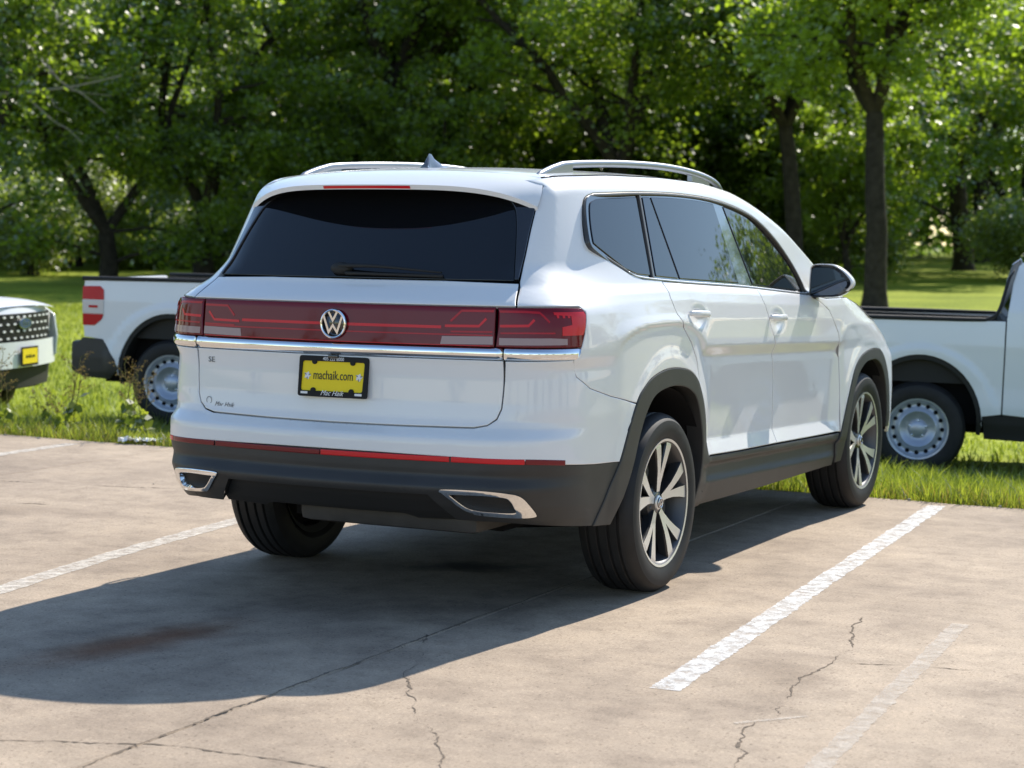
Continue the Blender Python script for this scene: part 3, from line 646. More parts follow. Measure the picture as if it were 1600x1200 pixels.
for sg in (1, -1):
    mr_ = empty('door_mirror', parent=suv); cx, cz = .985, 1.275; rings = []
    for y, k, dxs in ((2.052, .97, 0), (2.046, 1.0, 0), (2.075, 1.03, .002), (2.12, 1.02, .0), (2.17, .92, -.012), (2.215, .72, -.03), (2.24, .40, -.05), (2.245, .02, -.06)):
        q = (MO - (1.05, 1.285)) * k + (1.05 + dxs, 1.285); rings.append(np.stack([q[:, 0] * sg, np.full(len(q), y), q[:, 1]], 1))
    nn = len(MO); V = np.concatenate(rings); F = [(i * nn + j, i * nn + (j + 1) % nn, (i + 1) * nn + (j + 1) % nn, (i + 1) * nn + j) for i in range(len(rings) - 1) for j in range(nn)]
    if sg > 0: F = [tuple(reversed(q)) for q in F]
    mi = [1 if V[list(q)].mean(0)[2] < 1.243 else 0 for q in F]
    mesh_np('mirror_housing', V, F, [PAINT, GLOSSBLK], mr_, mi=mi)
    gi = (MO - (1.05, 1.285)) * np.array([.86, .86]) + (1.040, 1.281); bez = (MO - (1.05, 1.285)) * .975 + (1.05, 1.285)
    bm = bmesh.new(); a_ = [bm.verts.new((q[0] * sg, 2.054, q[1])) for q in bez]; b_ = [bm.verts.new((q[0] * sg, 2.062, q[1])) for q in gi]
    for j in range(nn): bm.faces.new((a_[j], a_[(j + 1) % nn], b_[(j + 1) % nn], b_[j]))
    bm_obj('mirror_bezel', bm, GLOSSBLK, mr_)
    bm = bmesh.new(); bm.faces.new([bm.verts.new((q[0] * sg, 2.0595 + .05 * (q[0] - 1.04), q[1])) for q in gi]); bm_obj('mirror_glass', bm, mat('mirror_glass', (.07, .08, .10), .03, 1.0), mr_)
    st = spline([(.90 * sg, 2.13, 1.205), (.95 * sg, 2.125, 1.215), (1.0 * sg, 2.12, 1.232)], 8); tube_obj('mirror_stalk', st, .030, GLOSSBLK, mr_, n=12, squash=(1.5, .8))
# ---- dark shell behind the skin, floor, wheel housings, exhaust box
S2, Z2 = np.meshgrid(np.concatenate([np.arange(-2.0, -.6, .06), np.arange(-.58, .60, .04), np.arange(.62, 2.4, .1), np.arange(2.42, 3.62, .04), np.arange(3.7, 4.85, .08)]), np.arange(.40, 1.70, .04), indexing='ij')
def in_arch(s, z): return inside(np.array([(-.62, .2)] + ARO + [(.56, .2)]), np.array([[s, z]]))[0] or inside(np.array([(2.47, .2)] + AFO + [(3.52, .2)]), np.array([[s, z]]))[0]
pp = P(S2, Z2); nn = N(S2, Z2); pp = pp - nn * .045; k = S2.shape[1]; F = []
zl = ztop(np.clip(S2, -1, 4.2)) - .05
zl = np.where(S2 > 2.75, np.interp(S2, ftop[:, 0], ftop[:, 1]) - .04, zl)
am = np.array([[in_arch(S2[i, j], Z2[i, j]) for j in range(k)] for i in range(S2.shape[0])])
ok = (~am) & (Z2 < zl)
for i in range(S2.shape[0] - 1):
    for j in range(k - 1):
        ids = [(i, j), (i + 1, j), (i + 1, j + 1), (i, j + 1)]
        if all(ok[a] for a in ids): F.append(tuple(a * k + b for a, b in ids))
v = pp.reshape(-1, 3); F2 = [tuple(len(v) + a for a in reversed(q)) for q in F]
mesh_np('inner_shell', np.concatenate([v, v * np.array([-1, 1, 1])]), F + F2, DARK, suv)
for yc_, rr_ in ((.0, .475), (2.99, .455)):
    for sg in (1, -1):
        a = np.linspace(R(0 if yc_ else -4), R(176 if yc_ else 178), 28); V = []; 
        for x in (.968, .70, .52):
            V.append(np.stack([np.full(28, x * sg), yc_ + .02 + rr_ * np.cos(a), .40 + (rr_ - .01) * np.sin(a)], 1))
        V = np.concatenate(V); F = [(i * 28 + j, i * 28 + j + 1, (i + 1) * 28 + j + 1, (i + 1) * 28 + j) for i in range(2) for j in range(27)]; F.append(tuple(range(56, 84)))
        mesh_np('wheel_housing', V, F, DARK, suv)
bm = bmesh.new(); add_box(bm, -.78, .78, .55, 2.45, .27, .30); add_box(bm, -.62, .62, -.90, 3.6, .46, .50); add_box(bm, -.50, .50, -.55, 3.7, .29, .33); bm_obj('underbody', bm, DARK, suv)
HEAT = noise_into(mat('dull_heat_shield', (.050, .046, .042), .6, .2), 9, .7, 1.2, 5)
bm = bmesh.new(); add_box(bm, -.22, .60, -.97, -.62, .335, .44); o = bm_obj('silencer', bm, HEAT, suv, smooth=True, bevel=.04)
tube_obj('rear_axle', [(-.72, .02, .30), (-.3, -.05, .27), (.3, -.05, .27), (.72, .02, .30)], .045, DARK, suv)
# ---- wheels: tyre, barrel, ten blades in five pairs
def make_wheel(parent, loc, flip):
    W = empty('wheel', loc, parent=parent)
    if flip: W.rotation_euler = (0, 0, math.pi)
    r0 = .381; hw = .124
    prof = [(.262, -hw + .02), (.285, -hw), (.318, -hw - .006), (.345, -hw + .002), (.366, -hw + .012), (.377, -hw + .030)]
    x = -hw + .036; 
    for gcen in (-.068, -.024, .024, .068):
        prof += [(.381, gcen - .008), (.379, gcen - .0065), (.371, gcen - .004), (.371, gcen + .004), (.379, gcen + .0065), (.381, gcen + .008)]
    prof += [(.377, hw - .030), (.366, hw - .012), (.352, hw), (.349, hw + .0025), (.335, hw + .005), (.318, hw + .006), (.300, hw + .004), (.285, hw), (.276, hw - .003), (.2715, hw - .010), (.262, hw - .02)]
    ty = lathe_obj('tyre', prof, TYRE, W, n=96, sharp=28)
    rim = lathe_obj('rim', [(.262, hw - .004), (.2725, hw - .002), (.2725, hw - .012), (.262, hw - .02)], ALLOY, W, n=96)
    lathe_obj('rim_barrel', [(.263, hw - .005), (.254, hw - .012), (.248, hw - .03), (.235, hw - .06), (.232, -hw + .03), (.262, -hw + .01)], BARREL, W, n=72)
    xf = hw - .010
    secs = [(.046, 3.6, .0135, -.022), (.085, 5.0, .0150, -.018), (.140, 8.0, .0175, -.010), (.200, 11.0, .0235, -.003), (.244, 13.0, .0280, .001), (.258, 13.4, .0280, .0)]
    bmf = []
    for k in range(5):
        for s_ in (-1, 1):
            V = []
            for r_, da, h_, dx in secs:
                t0 = R(90 + 72 * k) + s_ * R(da)
                rad = np.array([math.cos(t0), math.sin(t0)]); tan = np.array([-rad[1], rad[0]])
                for hh, xx in ((-h_ * 1.12, -.042), (-h_ * 1.02, -.008), (-h_ * .92, 0), (h_ * .92, 0), (h_ * 1.02, -.008), (h_ * 1.12, -.042)):
                    q = rad * r_ + tan * hh; V.append((xf + dx + xx, q[0], q[1]))
            F = []; mi = []
            for i in range(len(secs) - 1):
                for j in range(5): F.append((i * 6 + j, i * 6 + j + 1, (i + 1) * 6 + j + 1, (i + 1) * 6 + j)); mi.append(0 if j == 2 else 1)
            F.append(tuple(range(6))); mi.append(1)
            mesh_np('spoke', V, F, [ALLOY, ALLOYDK], W, smooth=False, mi=mi)
    lathe_obj('hub', [(0, xf - .022), (.030, xf - .022), (.048, xf - .026), (.075, xf - .040), (.085, xf - .07)], ALLOYDK, W, n=40)
    lathe_obj('hub_cap', [(0, xf - .014), (.026, xf - .014), (.031, xf - .017), (.033, xf - .024)], ALLOY, W, n=32)
    e = emblem('hub_emblem', W, (xf - .0135, 0, 0), .024, (0, 0, R(90)), ALLOYDK)
    for k in range(5):
        t0 = R(90 + 36 + 72 * k); v, f = lathe([(0, xf - .030), (.010, xf - .030), (.010, xf - .05)], 6); o = mesh_np('wheel_nut', v, f, BARREL, W, smooth=False); o.location = (0, .056 * math.cos(t0), .056 * math.sin(t0))
    lathe_obj('brake_disc', [(.06, .020), (.168, .020), (.168, -.005), (.06, -.005)], BRAKE, W, n=48)
    bm = bmesh.new(); add_box(bm, .0, .055, .095, .185, -.07, .07); bm_obj('brake_caliper', bm, BARREL, W, smooth=True, bevel=.012)
    lathe_obj('inner_disc', [(0, -.02), (.236, -.03)], DARK, W, n=32)
    return W
for x, y, fl in ((.864, 0, False), (-.864, 0, True), (.860, 2.985, False), (-.860, 2.985, True)):
    w = make_wheel(suv, (x, y, .378), fl)
    if y > 1: w.rotation_euler = (R(18), 0, w.rotation_euler.z)
# ------------------------------------------------------------------ setting: pavement in slabs, verge, lawn
def tz(x, y):
    d = np.asarray(y, float) - 3.42
    z = -.03 - .078 * np.clip(d, 0, 3.7) + .014 * np.clip(d - 7, 0, 90) + .03 * np.sin(np.asarray(x) * .7 + 1) * np.clip(d / 4, 0, 1) * np.cos(d * .4)
    return np.where(d < 0, -.10, z)
def concrete():
    m = mat('weathered_concrete', (.42, .355, .28), .85, spec=.3); n, l, b = nodes(m)
    g = n.new('ShaderNodeNewGeometry')
    def nz(scale, detail=8, rough=.6, vec=None):
        t = n.new('ShaderNodeTexNoise'); t.inputs['Scale'].default_value = scale; t.inputs['Detail'].default_value = detail; t.inputs['Roughness'].default_value = rough; l.new(vec or g.outputs['Position'], t.inputs['Vector']); return t.outputs['Fac']
    def ramp(fac, stops):
        r = n.new('ShaderNodeValToRGB'); e = r.color_ramp.elements; e[0].position, e[0].color = stops[0][0], (*stops[0][1], 1); e[1].position, e[1].color = stops[-1][0], (*stops[-1][1], 1)
        for p_, c_ in stops[1:-1]: q = e.new(p_); q.color = (*c_, 1)
        l.new(fac, r.inputs[0]); return r.outputs[0]
    def mix(a, bb, fac, mode='MIX'):
        x = n.new('ShaderNodeMix'); x.data_type = 'RGBA'; x.blend_type = mode
        for s_, v in (('Factor', fac), ('A', a), ('B', bb)):
            if isinstance(v, (int, float)): x.inputs[s_].default_value = v
            elif isinstance(v, tuple): x.inputs[s_].default_value = (*v, 1)
            else: l.new(v, x.inputs[s_])
        return x.outputs['Result']
    base = ramp(nz(.55, 9, .62), [(.30, (.298, .235, .178)), (.48, (.390, .310, .234)), (.72, (.465, .373, .280))])
    base = mix(base, ramp(nz(7, 10, .7), [(.28, (.74, .73, .72)), (.5, (1, 1, 1)), (.75, (1.12, 1.11, 1.09))]), 1.0, 'MULTIPLY')
    base = mix(base, ramp(nz(2.3, 8, .7), [(.34, (.80, .79, .79)), (.52, (1, 1, 1)), (.75, (1.06, 1.05, 1.03))]), 1.0, 'MULTIPLY')
    base = mix(base, ramp(nz(90, 6, .75), [(.25, (.66, .65, .64)), (.5, (1, 1, 1)), (.8, (1.20, 1.19, 1.17))]), 1.0, 'MULTIPLY')
    base = mix(base, ramp(nz(260, 3, .8), [(.30, (.72, .71, .70)), (.48, (1, 1, 1)), (.75, (1.18, 1.17, 1.15))]), 1.0, 'MULTIPLY')
    mp = n.new('ShaderNodeMapping'); mp.inputs['Scale'].default_value = (.55, 2.2, 1); mp.inputs['Rotation'].default_value = (0, 0, R(24)); l.new(g.outputs['Position'], mp.inputs['Vector'])
    base = mix(base, ramp(nz(1.5, 8, .65, mp.outputs[0]), [(.36, (.82, .81, .80)), (.58, (1.03, 1.03, 1.03))]), .45, 'MULTIPLY')
    # old oil and rust stains, plus painted shade over the bay centre
    def stain_shade(x, y, rx, ry, rot, col, amt):
        nonlocal base
        mm = n.new('ShaderNodeMapping'); mm.vector_type = 'TEXTURE'; mm.inputs['Location'].default_value = (x, y, 0); mm.inputs['Rotation'].default_value = (0, 0, rot); mm.inputs['Scale'].default_value = (rx, ry, 1); l.new(g.outputs['Position'], mm.inputs['Vector'])
        ln = n.new('ShaderNodeVectorMath'); ln.operation = 'LENGTH'; l.new(mm.outputs[0], ln.inputs[0])
        ad = n.new('ShaderNodeMath'); ad.operation = 'MULTIPLY_ADD'; l.new(nz(4.5, 6), ad.inputs[0]); ad.inputs[1].default_value = .9; l.new(ln.outputs['Value'], ad.inputs[2])
        mr = n.new('ShaderNodeMapRange'); mr.interpolation_type = 'SMOOTHSTEP'; mr.inputs['From Min'].default_value = .55; mr.inputs['From Max'].default_value = 1.45; mr.inputs['To Min'].default_value = amt; mr.inputs['To Max'].default_value = 0; l.new(ad.outputs[0], mr.inputs['Value'])
        base = mix(base, col, mr.outputs[0], 'MULTIPLY')
    stain_shade(-.30, -1.95, .22, .75, R(-12), (.50, .27, .16), .95); stain_shade(-.03, .12, .42, .20, R(24), (.16, .16, .17), 1.0); stain_shade(.55, -.55, .35, .9, R(4), (.60, .60, .62), .7)
    stain_shade(-3.1, .4, .7, .35, R(20), (.72, .70, .68), .7); stain_shade(1.95, -1.3, .22, .5, R(10), (.72, .70, .68), .8); stain_shade(2.6, 1.6, .8, .3, R(15), (.78, .76, .75), .6); stain_shade(.1, -.9, .6, .3, R(20), (.6, .6, .62), .6); stain_shade(.0, -.6, 1.15, 2.6, R(-3), (.66, .66, .68), .85)  # last, widest patch is painted shade that deepens the car's shadow
    def speck(scale, thr, col, amt):
        nonlocal base
        v = n.new('ShaderNodeTexVoronoi'); v.inputs['Scale'].default_value = scale; l.new(g.outputs['Position'], v.inputs['Vector']); c = n.new('ShaderNodeMath'); c.operation = 'LESS_THAN'; l.new(v.outputs['Distance'], c.inputs[0]); c.inputs[1].default_value = thr
        k_ = n.new('ShaderNodeSeparateColor'); l.new(v.outputs['Color'], k_.inputs[0]); k2 = n.new('ShaderNodeMath'); k2.operation = 'GREATER_THAN'; l.new(k_.outputs[0], k2.inputs[0]); k2.inputs[1].default_value = .55
        m3 = n.new('ShaderNodeMath'); m3.operation = 'MULTIPLY'; l.new(c.outputs[0], m3.inputs[0]); l.new(k2.outputs[0], m3.inputs[1]); m4 = n.new('ShaderNodeMath'); m4.operation = 'MULTIPLY'; l.new(m3.outputs[0], m4.inputs[0]); m4.inputs[1].default_value = amt
        base = mix(base, col, m4.outputs[0], 'MULTIPLY')
    speck(75, .30, (.62, .60, .58), .6); speck(31, .16, (.45, .42, .40), .7); speck(52, .28, (1.28, 1.26, 1.24), .6)
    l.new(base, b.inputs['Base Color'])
    hb_ = n.new('ShaderNodeMath'); hb_.operation = 'ADD'; l.new(nz(60, 8, .75), hb_.inputs[0]); l.new(nz(9, 6), hb_.inputs[1])
    bp = n.new('ShaderNodeBump'); bp.inputs['Strength'].default_value = .35; bp.inputs['Distance'].default_value = .006; l.new(hb_.outputs[0], bp.inputs['Height']); l.new(bp.outputs[0], b.inputs['Normal'])
    return m
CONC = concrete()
pav = box('pavement', -20.9, 24.2, -40, 3.36, -.16, -.035, mat('joint_filler', (.045, .04, .035), .95), None, 0); tag(pav, kind='structure')
XJ = [.585 + 4.6 * k for k in range(-5, 6)]; YJ = [-40.4, -35.75, -31.1, -26.45, -21.8, -17.15, -13.1, -8.5, -3.9, 3.42]
for i in range(len(XJ) - 1):
    for j in range(len(YJ) - 1):
        x0, x1, y0, y1 = XJ[i] + .0035, XJ[i + 1] - .0035, YJ[j] + .0025, YJ[j + 1] - .0025
        if j == len(YJ) - 2:   # edge slabs end raggedly in the verge
            n_ = 24; ex = np.linspace(x1, x0, n_); ey = 3.42 + .02 * np.sin(ex * 3.1) + nr.normal(0, .012, n_)
            out = [(x0, y0), (x1, y0)] + list(zip(ex, ey))
        else: out = [(x0, y0), (x1, y0), (x1, y1), (x0, y1)]
        bm = bmesh.new(); a = [bm.verts.new((x, y, -.006)) for x, y in out]; cx, cy = sum(p[0] for p in out) / len(out), sum(p[1] for p in out) / len(out)
        t_ = [bm.verts.new((x - .006 * np.sign(x - cx), y - .006 * np.sign(y - cy), 0)) for x, y in out]; dn = [bm.verts.new((x, y, -.12)) for x, y in out]; k = len(out)
        bm.faces.new(t_)
        for q in range(k):
            w_ = (q + 1) % k; bm.faces.new((a[q], a[w_], t_[w_], t_[q])); bm.faces.new((dn[q], dn[w_], a[w_], a[q]))
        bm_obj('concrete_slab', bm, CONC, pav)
# cracks and old paint
CRK = mat('crack_fill', (.17, .138, .108), .95, spec=.1)  # even dark fill colour of the crack ribbons
def wiggle(pts, step, amp):
    p = np.array(pts, float); L = np.concatenate([[0], np.cumsum(np.linalg.norm(np.diff(p, axis=0), axis=1))]); t = np.arange(0, L[-1], step)
    q = np.stack([np.interp(t, L, p[:, 0]), np.interp(t, L, p[:, 1])], 1); j = np.cumsum(nr.normal(0, amp, (len(t), 2)), 0); j -= np.linspace(0, 1, len(t))[:, None] * j[-1]
    return q + j
def crack(pts, w=.008, amp=.006, skip=0):
    q = wiggle(pts, .016, amp * .62); t = np.gradient(q, axis=0); t /= np.linalg.norm(t, axis=1, keepdims=True) + 1e-9; nn = np.stack([-t[:, 1], t[:, 0]], 1)
    ww = w * .72 * np.clip(nr.lognormal(-.35, .65, len(q)), .12, 2.2); 
    if skip: ww *= np.clip(np.sin(np.arange(len(q)) * .11 + nr.uniform(0, 6)) + np.sin(np.arange(len(q)) * .37) * .6 + 1 - skip, .10, 1)
    v = np.concatenate([np.c_[q + nn * ww[:, None] / 2, np.full(len(q), .0016)], np.c_[q - nn * ww[:, None] / 2, np.full(len(q), .0016)]]); k = len(q)
    mesh_np('crack', v, [(i + k, i + 1 + k, i + 1, i) for i in range(k - 1)], CRK, pav)
crack([(.60, -3.34), (.58, -2.3), (.57, -1.19), (.575, -.5), (.58, .6)], .011, .0035); crack([(-1.0, -3.36), (.233, -3.262), (.60, -3.10), (.748, -3.03), (1.4, -3.0)], .008, .006)
crack([(-4.6, 1.22), (-3.83, 1.34), (-3.41, 1.43), (-2.8, 1.6), (-2.1, 1.7)], .012, .005, .5); crack([(2.207, -2.6), (2.19, -2.30), (2.09, -2.06), (2.14, -1.85), (2.06, -1.55), (2.02, -1.17), (1.96, -.6), (1.90, -.13)], .010, .010, .1)
crack([(.56, -1.28), (.66, -1.5), (.85, -1.94), (1.10, -2.3), (1.40, -2.7), (1.55, -2.95)], .009, .010, .25); crack([(2.08, -.98), (2.30, -.90), (2.75, -.84)], .006, .005, .6); crack([(-3.9, .55), (-3.3, .60), (-2.9, .72)], .012, .006, .7)
crack([(-5.6, .3), (-4.7, .6), (-4.0, .5)], .008, .006, .6)
def paint_mat(name, col, lo, hi, scale=16):
    m = mat(name, col, .7, spec=.3); n, l, b = nodes(m); g = n.new('ShaderNodeNewGeometry'); o = n['Material Output']
    def N_(s, d, r):
        t = n.new('ShaderNodeTexNoise'); t.inputs['Scale'].default_value = s; t.inputs['Detail'].default_value = d; t.inputs['Roughness'].default_value = r; l.new(g.outputs['Position'], t.inputs['Vector']); return t.outputs['Fac']
    a = n.new('ShaderNodeMath'); a.operation = 'MULTIPLY_ADD'; l.new(N_(110, 8, .8), a.inputs[0]); a.inputs[1].default_value = .62; l.new(N_(scale, 8, .7), a.inputs[2])
    mr = n.new('ShaderNodeMapRange'); mr.inputs['From Min'].default_value = lo; mr.inputs['From Max'].default_value = hi; l.new(a.outputs[0], mr.inputs['Value'])
    tr_ = n.new('ShaderNodeBsdfTransparent'); mx = n.new('ShaderNodeMixShader'); l.new(mr.outputs[0], mx.inputs[0]); l.new(tr_.outputs[0], mx.inputs[1]); l.new(b.outputs[0], mx.inputs[2]); l.new(mx.outputs[0], o.inputs['Surface'])
    return m
PWHITE = paint_mat('worn_white_paint', (.69, .68, .66), .60, .92); PFADE = paint_mat('faded_white_paint', (.66, .60, .52), .56, .96); PGHOST = paint_mat('ghost_of_old_paint', (.57, .50, .42), .56, 1.08)
def pline(pts, w, m, ends=(0, 0)):
    M_ = 320; p = np.array(pts, float); q = np.stack([np.interp(np.linspace(0, 1, M_), np.linspace(0, 1, len(p)), p[:, k]) for k in (0, 1)], 1)
    t = np.gradient(q, axis=0); t /= np.linalg.norm(t, axis=1, keepdims=True); nn = np.stack([-t[:, 1], t[:, 0]], 1); jag = lambda: np.convolve(nr.normal(0, .006, M_ + 8), np.ones(5) / 5, 'same')[4:-4] + nr.normal(0, .0025, M_); w1 = w / 2 + jag(); w2 = w / 2 + jag()
    v = np.concatenate([np.c_[q + nn * w1[:, None], np.full(M_, .0018)], np.c_[q - nn * w2[:, None], np.full(M_, .0018)]])
    mesh_np('painted_line', v, [(i + M_, i + M_ + 1, i + 1, i) for i in range(M_ - 1)], m, pav)
pline([(1.67, -1.67), (1.535, .235), (1.335, 3.26)], .105, PWHITE); pline([(-1.33, -2.3), (-1.42, -1.40), (-1.585, -.41), (-1.70, .66), (-1.76, 1.2), (-1.80, 3.2)], .115, PFADE)
pline([(-4.66, -2.3), (-4.72, .5), (-4.80, 3.2)], .11, PFADE); pline([(4.75, -2.2), (4.5, 3.2)], .105, PWHITE); pline([(2.46, -3.2), (2.41, -2.34), (2.27, -.07)], .07, PGHOST); pline([(-7.8, -2.2), (-7.95, 3.2)], .11, PFADE)
pline([(2.03, -1.98), (2.20, -1.78)], .02, PGHOST); pline([(2.55, -.20), (2.85, .25)], .05, PGHOST)
# ground: one sheet to the horizon
gx = np.concatenate([np.linspace(-400, -40, 13), np.linspace(-38, 30, 69), np.linspace(34, 400, 13)]); gy = np.concatenate([np.linspace(-400, -42, 10), np.array([-40, -20, 0, 3.28, 3.33]), np.linspace(3.45, 16, 44), np.linspace(17, 110, 60), np.linspace(120, 420, 10)])
GX, GY = np.meshgrid(gx, gy, indexing='ij'); GZ = tz(GX, GY); k = len(gy)
soil = mat('grassy_soil', (.10, .16, .035), .95, spec=.1); n, l, b = nodes(soil); g = n.new('ShaderNodeNewGeometry')
t1 = n.new('ShaderNodeTexNoise'); t1.inputs['Scale'].default_value = .35; t1.inputs['Detail'].default_value = 10; l.new(g.outputs['Position'], t1.inputs['Vector'])
t2 = n.new('ShaderNodeTexNoise'); t2.inputs['Scale'].default_value = 14; t2.inputs['Detail'].default_value = 8; l.new(g.outputs['Position'], t2.inputs['Vector'])
r1 = n.new('ShaderNodeValToRGB'); r1.color_ramp.elements[0].position = .3; r1.color_ramp.elements[0].color = (.18, .25, .030, 1); r1.color_ramp.elements[1].position = .72; r1.color_ramp.elements[1].color = (.38, .45, .060, 1); l.new(t1.outputs['Fac'], r1.inputs[0])
r2 = n.new('ShaderNodeValToRGB'); r2.color_ramp.elements[0].position = .3; r2.color_ramp.elements[0].color = (.55, .52, .45, 1); r2.color_ramp.elements[1].position = .7; r2.color_ramp.elements[1].color = (1.25, 1.2, 1.1, 1); l.new(t2.outputs['Fac'], r2.inputs[0])
mx = n.new('ShaderNodeMix'); mx.data_type = 'RGBA'; mx.blend_type = 'MULTIPLY'; mx.inputs['Factor'].default_value = 1; l.new(r1.outputs[0], mx.inputs['A']); l.new(r2.outputs[0], mx.inputs['B']); l.new(mx.outputs['Result'], b.inputs['Base Color'])
F = [(i * k + j, (i + 1) * k + j, (i + 1) * k + j + 1, i * k + j + 1) for i in range(len(gx) - 1) for j in range(k - 1)]
tag(mesh_np('ground', np.stack([GX, GY, GZ], -1).reshape(-1, 3), F, soil), kind='structure')
# ------------------------------------------------------------------ foliage materials
def leaf_mat(name, c0, c1, trans=.45, gloss=.12, obj_var=.25, rough=.35):
    m = bpy.data.materials.new(name); m.use_nodes = True; n, l = m.node_tree.nodes, m.node_tree.links; n.clear()
    o = n.new('ShaderNodeOutputMaterial'); g = n.new('ShaderNodeNewGeometry'); oi = n.new('ShaderNodeObjectInfo')
    wn = n.new('ShaderNodeTexNoise'); wn.inputs['Scale'].default_value = 1.3; wn.inputs['Detail'].default_value = 4; l.new(g.outputs['Position'], wn.inputs['Vector'])
    ad = n.new('ShaderNodeMath'); ad.operation = 'MULTIPLY_ADD'; l.new(g.outputs['Random Per Island'], ad.inputs[0]); ad.inputs[1].default_value = .55; l.new(wn.outputs['Fac'], ad.inputs[2])
    a2 = n.new('ShaderNodeMath'); a2.operation = 'MULTIPLY_ADD'; l.new(oi.outputs['Random'], a2.inputs[0]); a2.inputs[1].default_value = obj_var; l.new(ad.outputs[0], a2.inputs[2])
    r = n.new('ShaderNodeValToRGB'); r.color_ramp.elements[0].position = .45; r.color_ramp.elements[0].color = (*c0, 1); r.color_ramp.elements[1].position = 1.15; r.color_ramp.elements[1].color = (*c1, 1); l.new(a2.outputs[0], r.inputs[0])
    d = n.new('ShaderNodeBsdfDiffuse'); t = n.new('ShaderNodeBsdfTranslucent'); gl = n.new('ShaderNodeBsdfGlossy'); gl.inputs['Roughness'].default_value = rough
    l.new(r.outputs[0], d.inputs[0])
    tc = n.new('ShaderNodeMix'); tc.data_type = 'RGBA'; tc.blend_type = 'MULTIPLY'; tc.inputs['Factor'].default_value = 1; l.new(r.outputs[0], tc.inputs['A']); tc.inputs['B'].default_value = (1.75, 1.8, .6, 1); l.new(tc.outputs['Result'], t.inputs[0])
    m1 = n.new('ShaderNodeMixShader'); m1.inputs[0].default_value = trans; l.new(d.outputs[0], m1.inputs[1]); l.new(t.outputs[0], m1.inputs[2])
    fr_ = n.new('ShaderNodeFresnel'); fr_.inputs[0].default_value = 1.4; mu = n.new('ShaderNodeMath'); mu.operation = 'MULTIPLY'; l.new(fr_.outputs[0], mu.inputs[0]); mu.inputs[1].default_value = gloss / .12
    m2 = n.new('ShaderNodeMixShader'); l.new(mu.outputs[0], m2.inputs[0]); l.new(m1.outputs[0], m2.inputs[1]); l.new(gl.outputs[0], m2.inputs[2]); l.new(m2.outputs[0], o.inputs['Surface'])
    return m
LEAF = leaf_mat('tree_leaf', (.024, .052, .018), (.225, .305, .055), .62, .025, rough=.5)
LEAFS = leaf_mat('shrub_leaf', (.075, .115, .045), (.270, .330, .110), .55, .03, rough=.5)
LEAFD = leaf_mat('far_leaf', (.032, .068, .028), (.170, .245, .062), .60, .01, rough=.6)
GRASS = leaf_mat('grass_blade', (.085, .125, .028), (.26, .29, .075), .50, .02, 0, rough=.6)
DRY = leaf_mat('dry_grass', (.22, .17, .09), (.34, .27, .14), .35, .0, 0)
BARK = noise_into(mat('bark', (.040, .033, .027), .9, spec=.2), 6, .6, 1.35, 8, .8, 25, dist=.03)
DEADBARK = noise_into(mat('grey_dead_bark', (.26, .23, .20), .9, spec=.2), 8, .7, 1.2, 6, .4, 30, dist=.02)
def leaf_cloud(centres, per, spread, size, up=.5, seed=0, flat=.75):
    r = np.random.default_rng(seed); c = np.repeat(np.asarray(centres, float), per, 0); n_ = len(c)
    sp = np.repeat(np.broadcast_to(np.asarray(spread, float), (len(centres),)), per)[:, None]
    c = c + r.normal(0, 1, (n_, 3)) * sp * np.array([1, 1, flat])
    nn = r.normal(0, 1, (n_, 3)); nn[:, 2] = np.abs(nn[:, 2]) + up; nn /= np.linalg.norm(nn, axis=1, keepdims=True)
    a = np.cross(nn, r.normal(0, 1, (n_, 3))); a /= np.linalg.norm(a, axis=1, keepdims=True) + 1e-9; b_ = np.cross(nn, a)
    L = size * r.uniform(.65, 1.3, (n_, 1)); W = L * r.uniform(.30, .42, (n_, 1))
    v = np.stack([c - a * L * .5, c + b_ * W - a * L * .05, c + a * L * .5 - nn * L * .12, c - b_ * W - a * L * .05], 1).reshape(-1, 3)
    return v, np.arange(n_ * 4).reshape(-1, 4)
def limb(r, p0, d0, length, r0, r1, n=9, sag=.0, wob=.10, up=.04):
    p = [np.array(p0, float)]; d = np.array(d0, float); d /= np.linalg.norm(d)
    for i in range(n - 1):
        d = d + r.normal(0, wob, 3) + np.array([0, 0, up - sag * i / n]); d /= np.linalg.norm(d); p.append(p[-1] + d * length / (n - 1))
    return np.array(p), np.linspace(r0, r1, n)
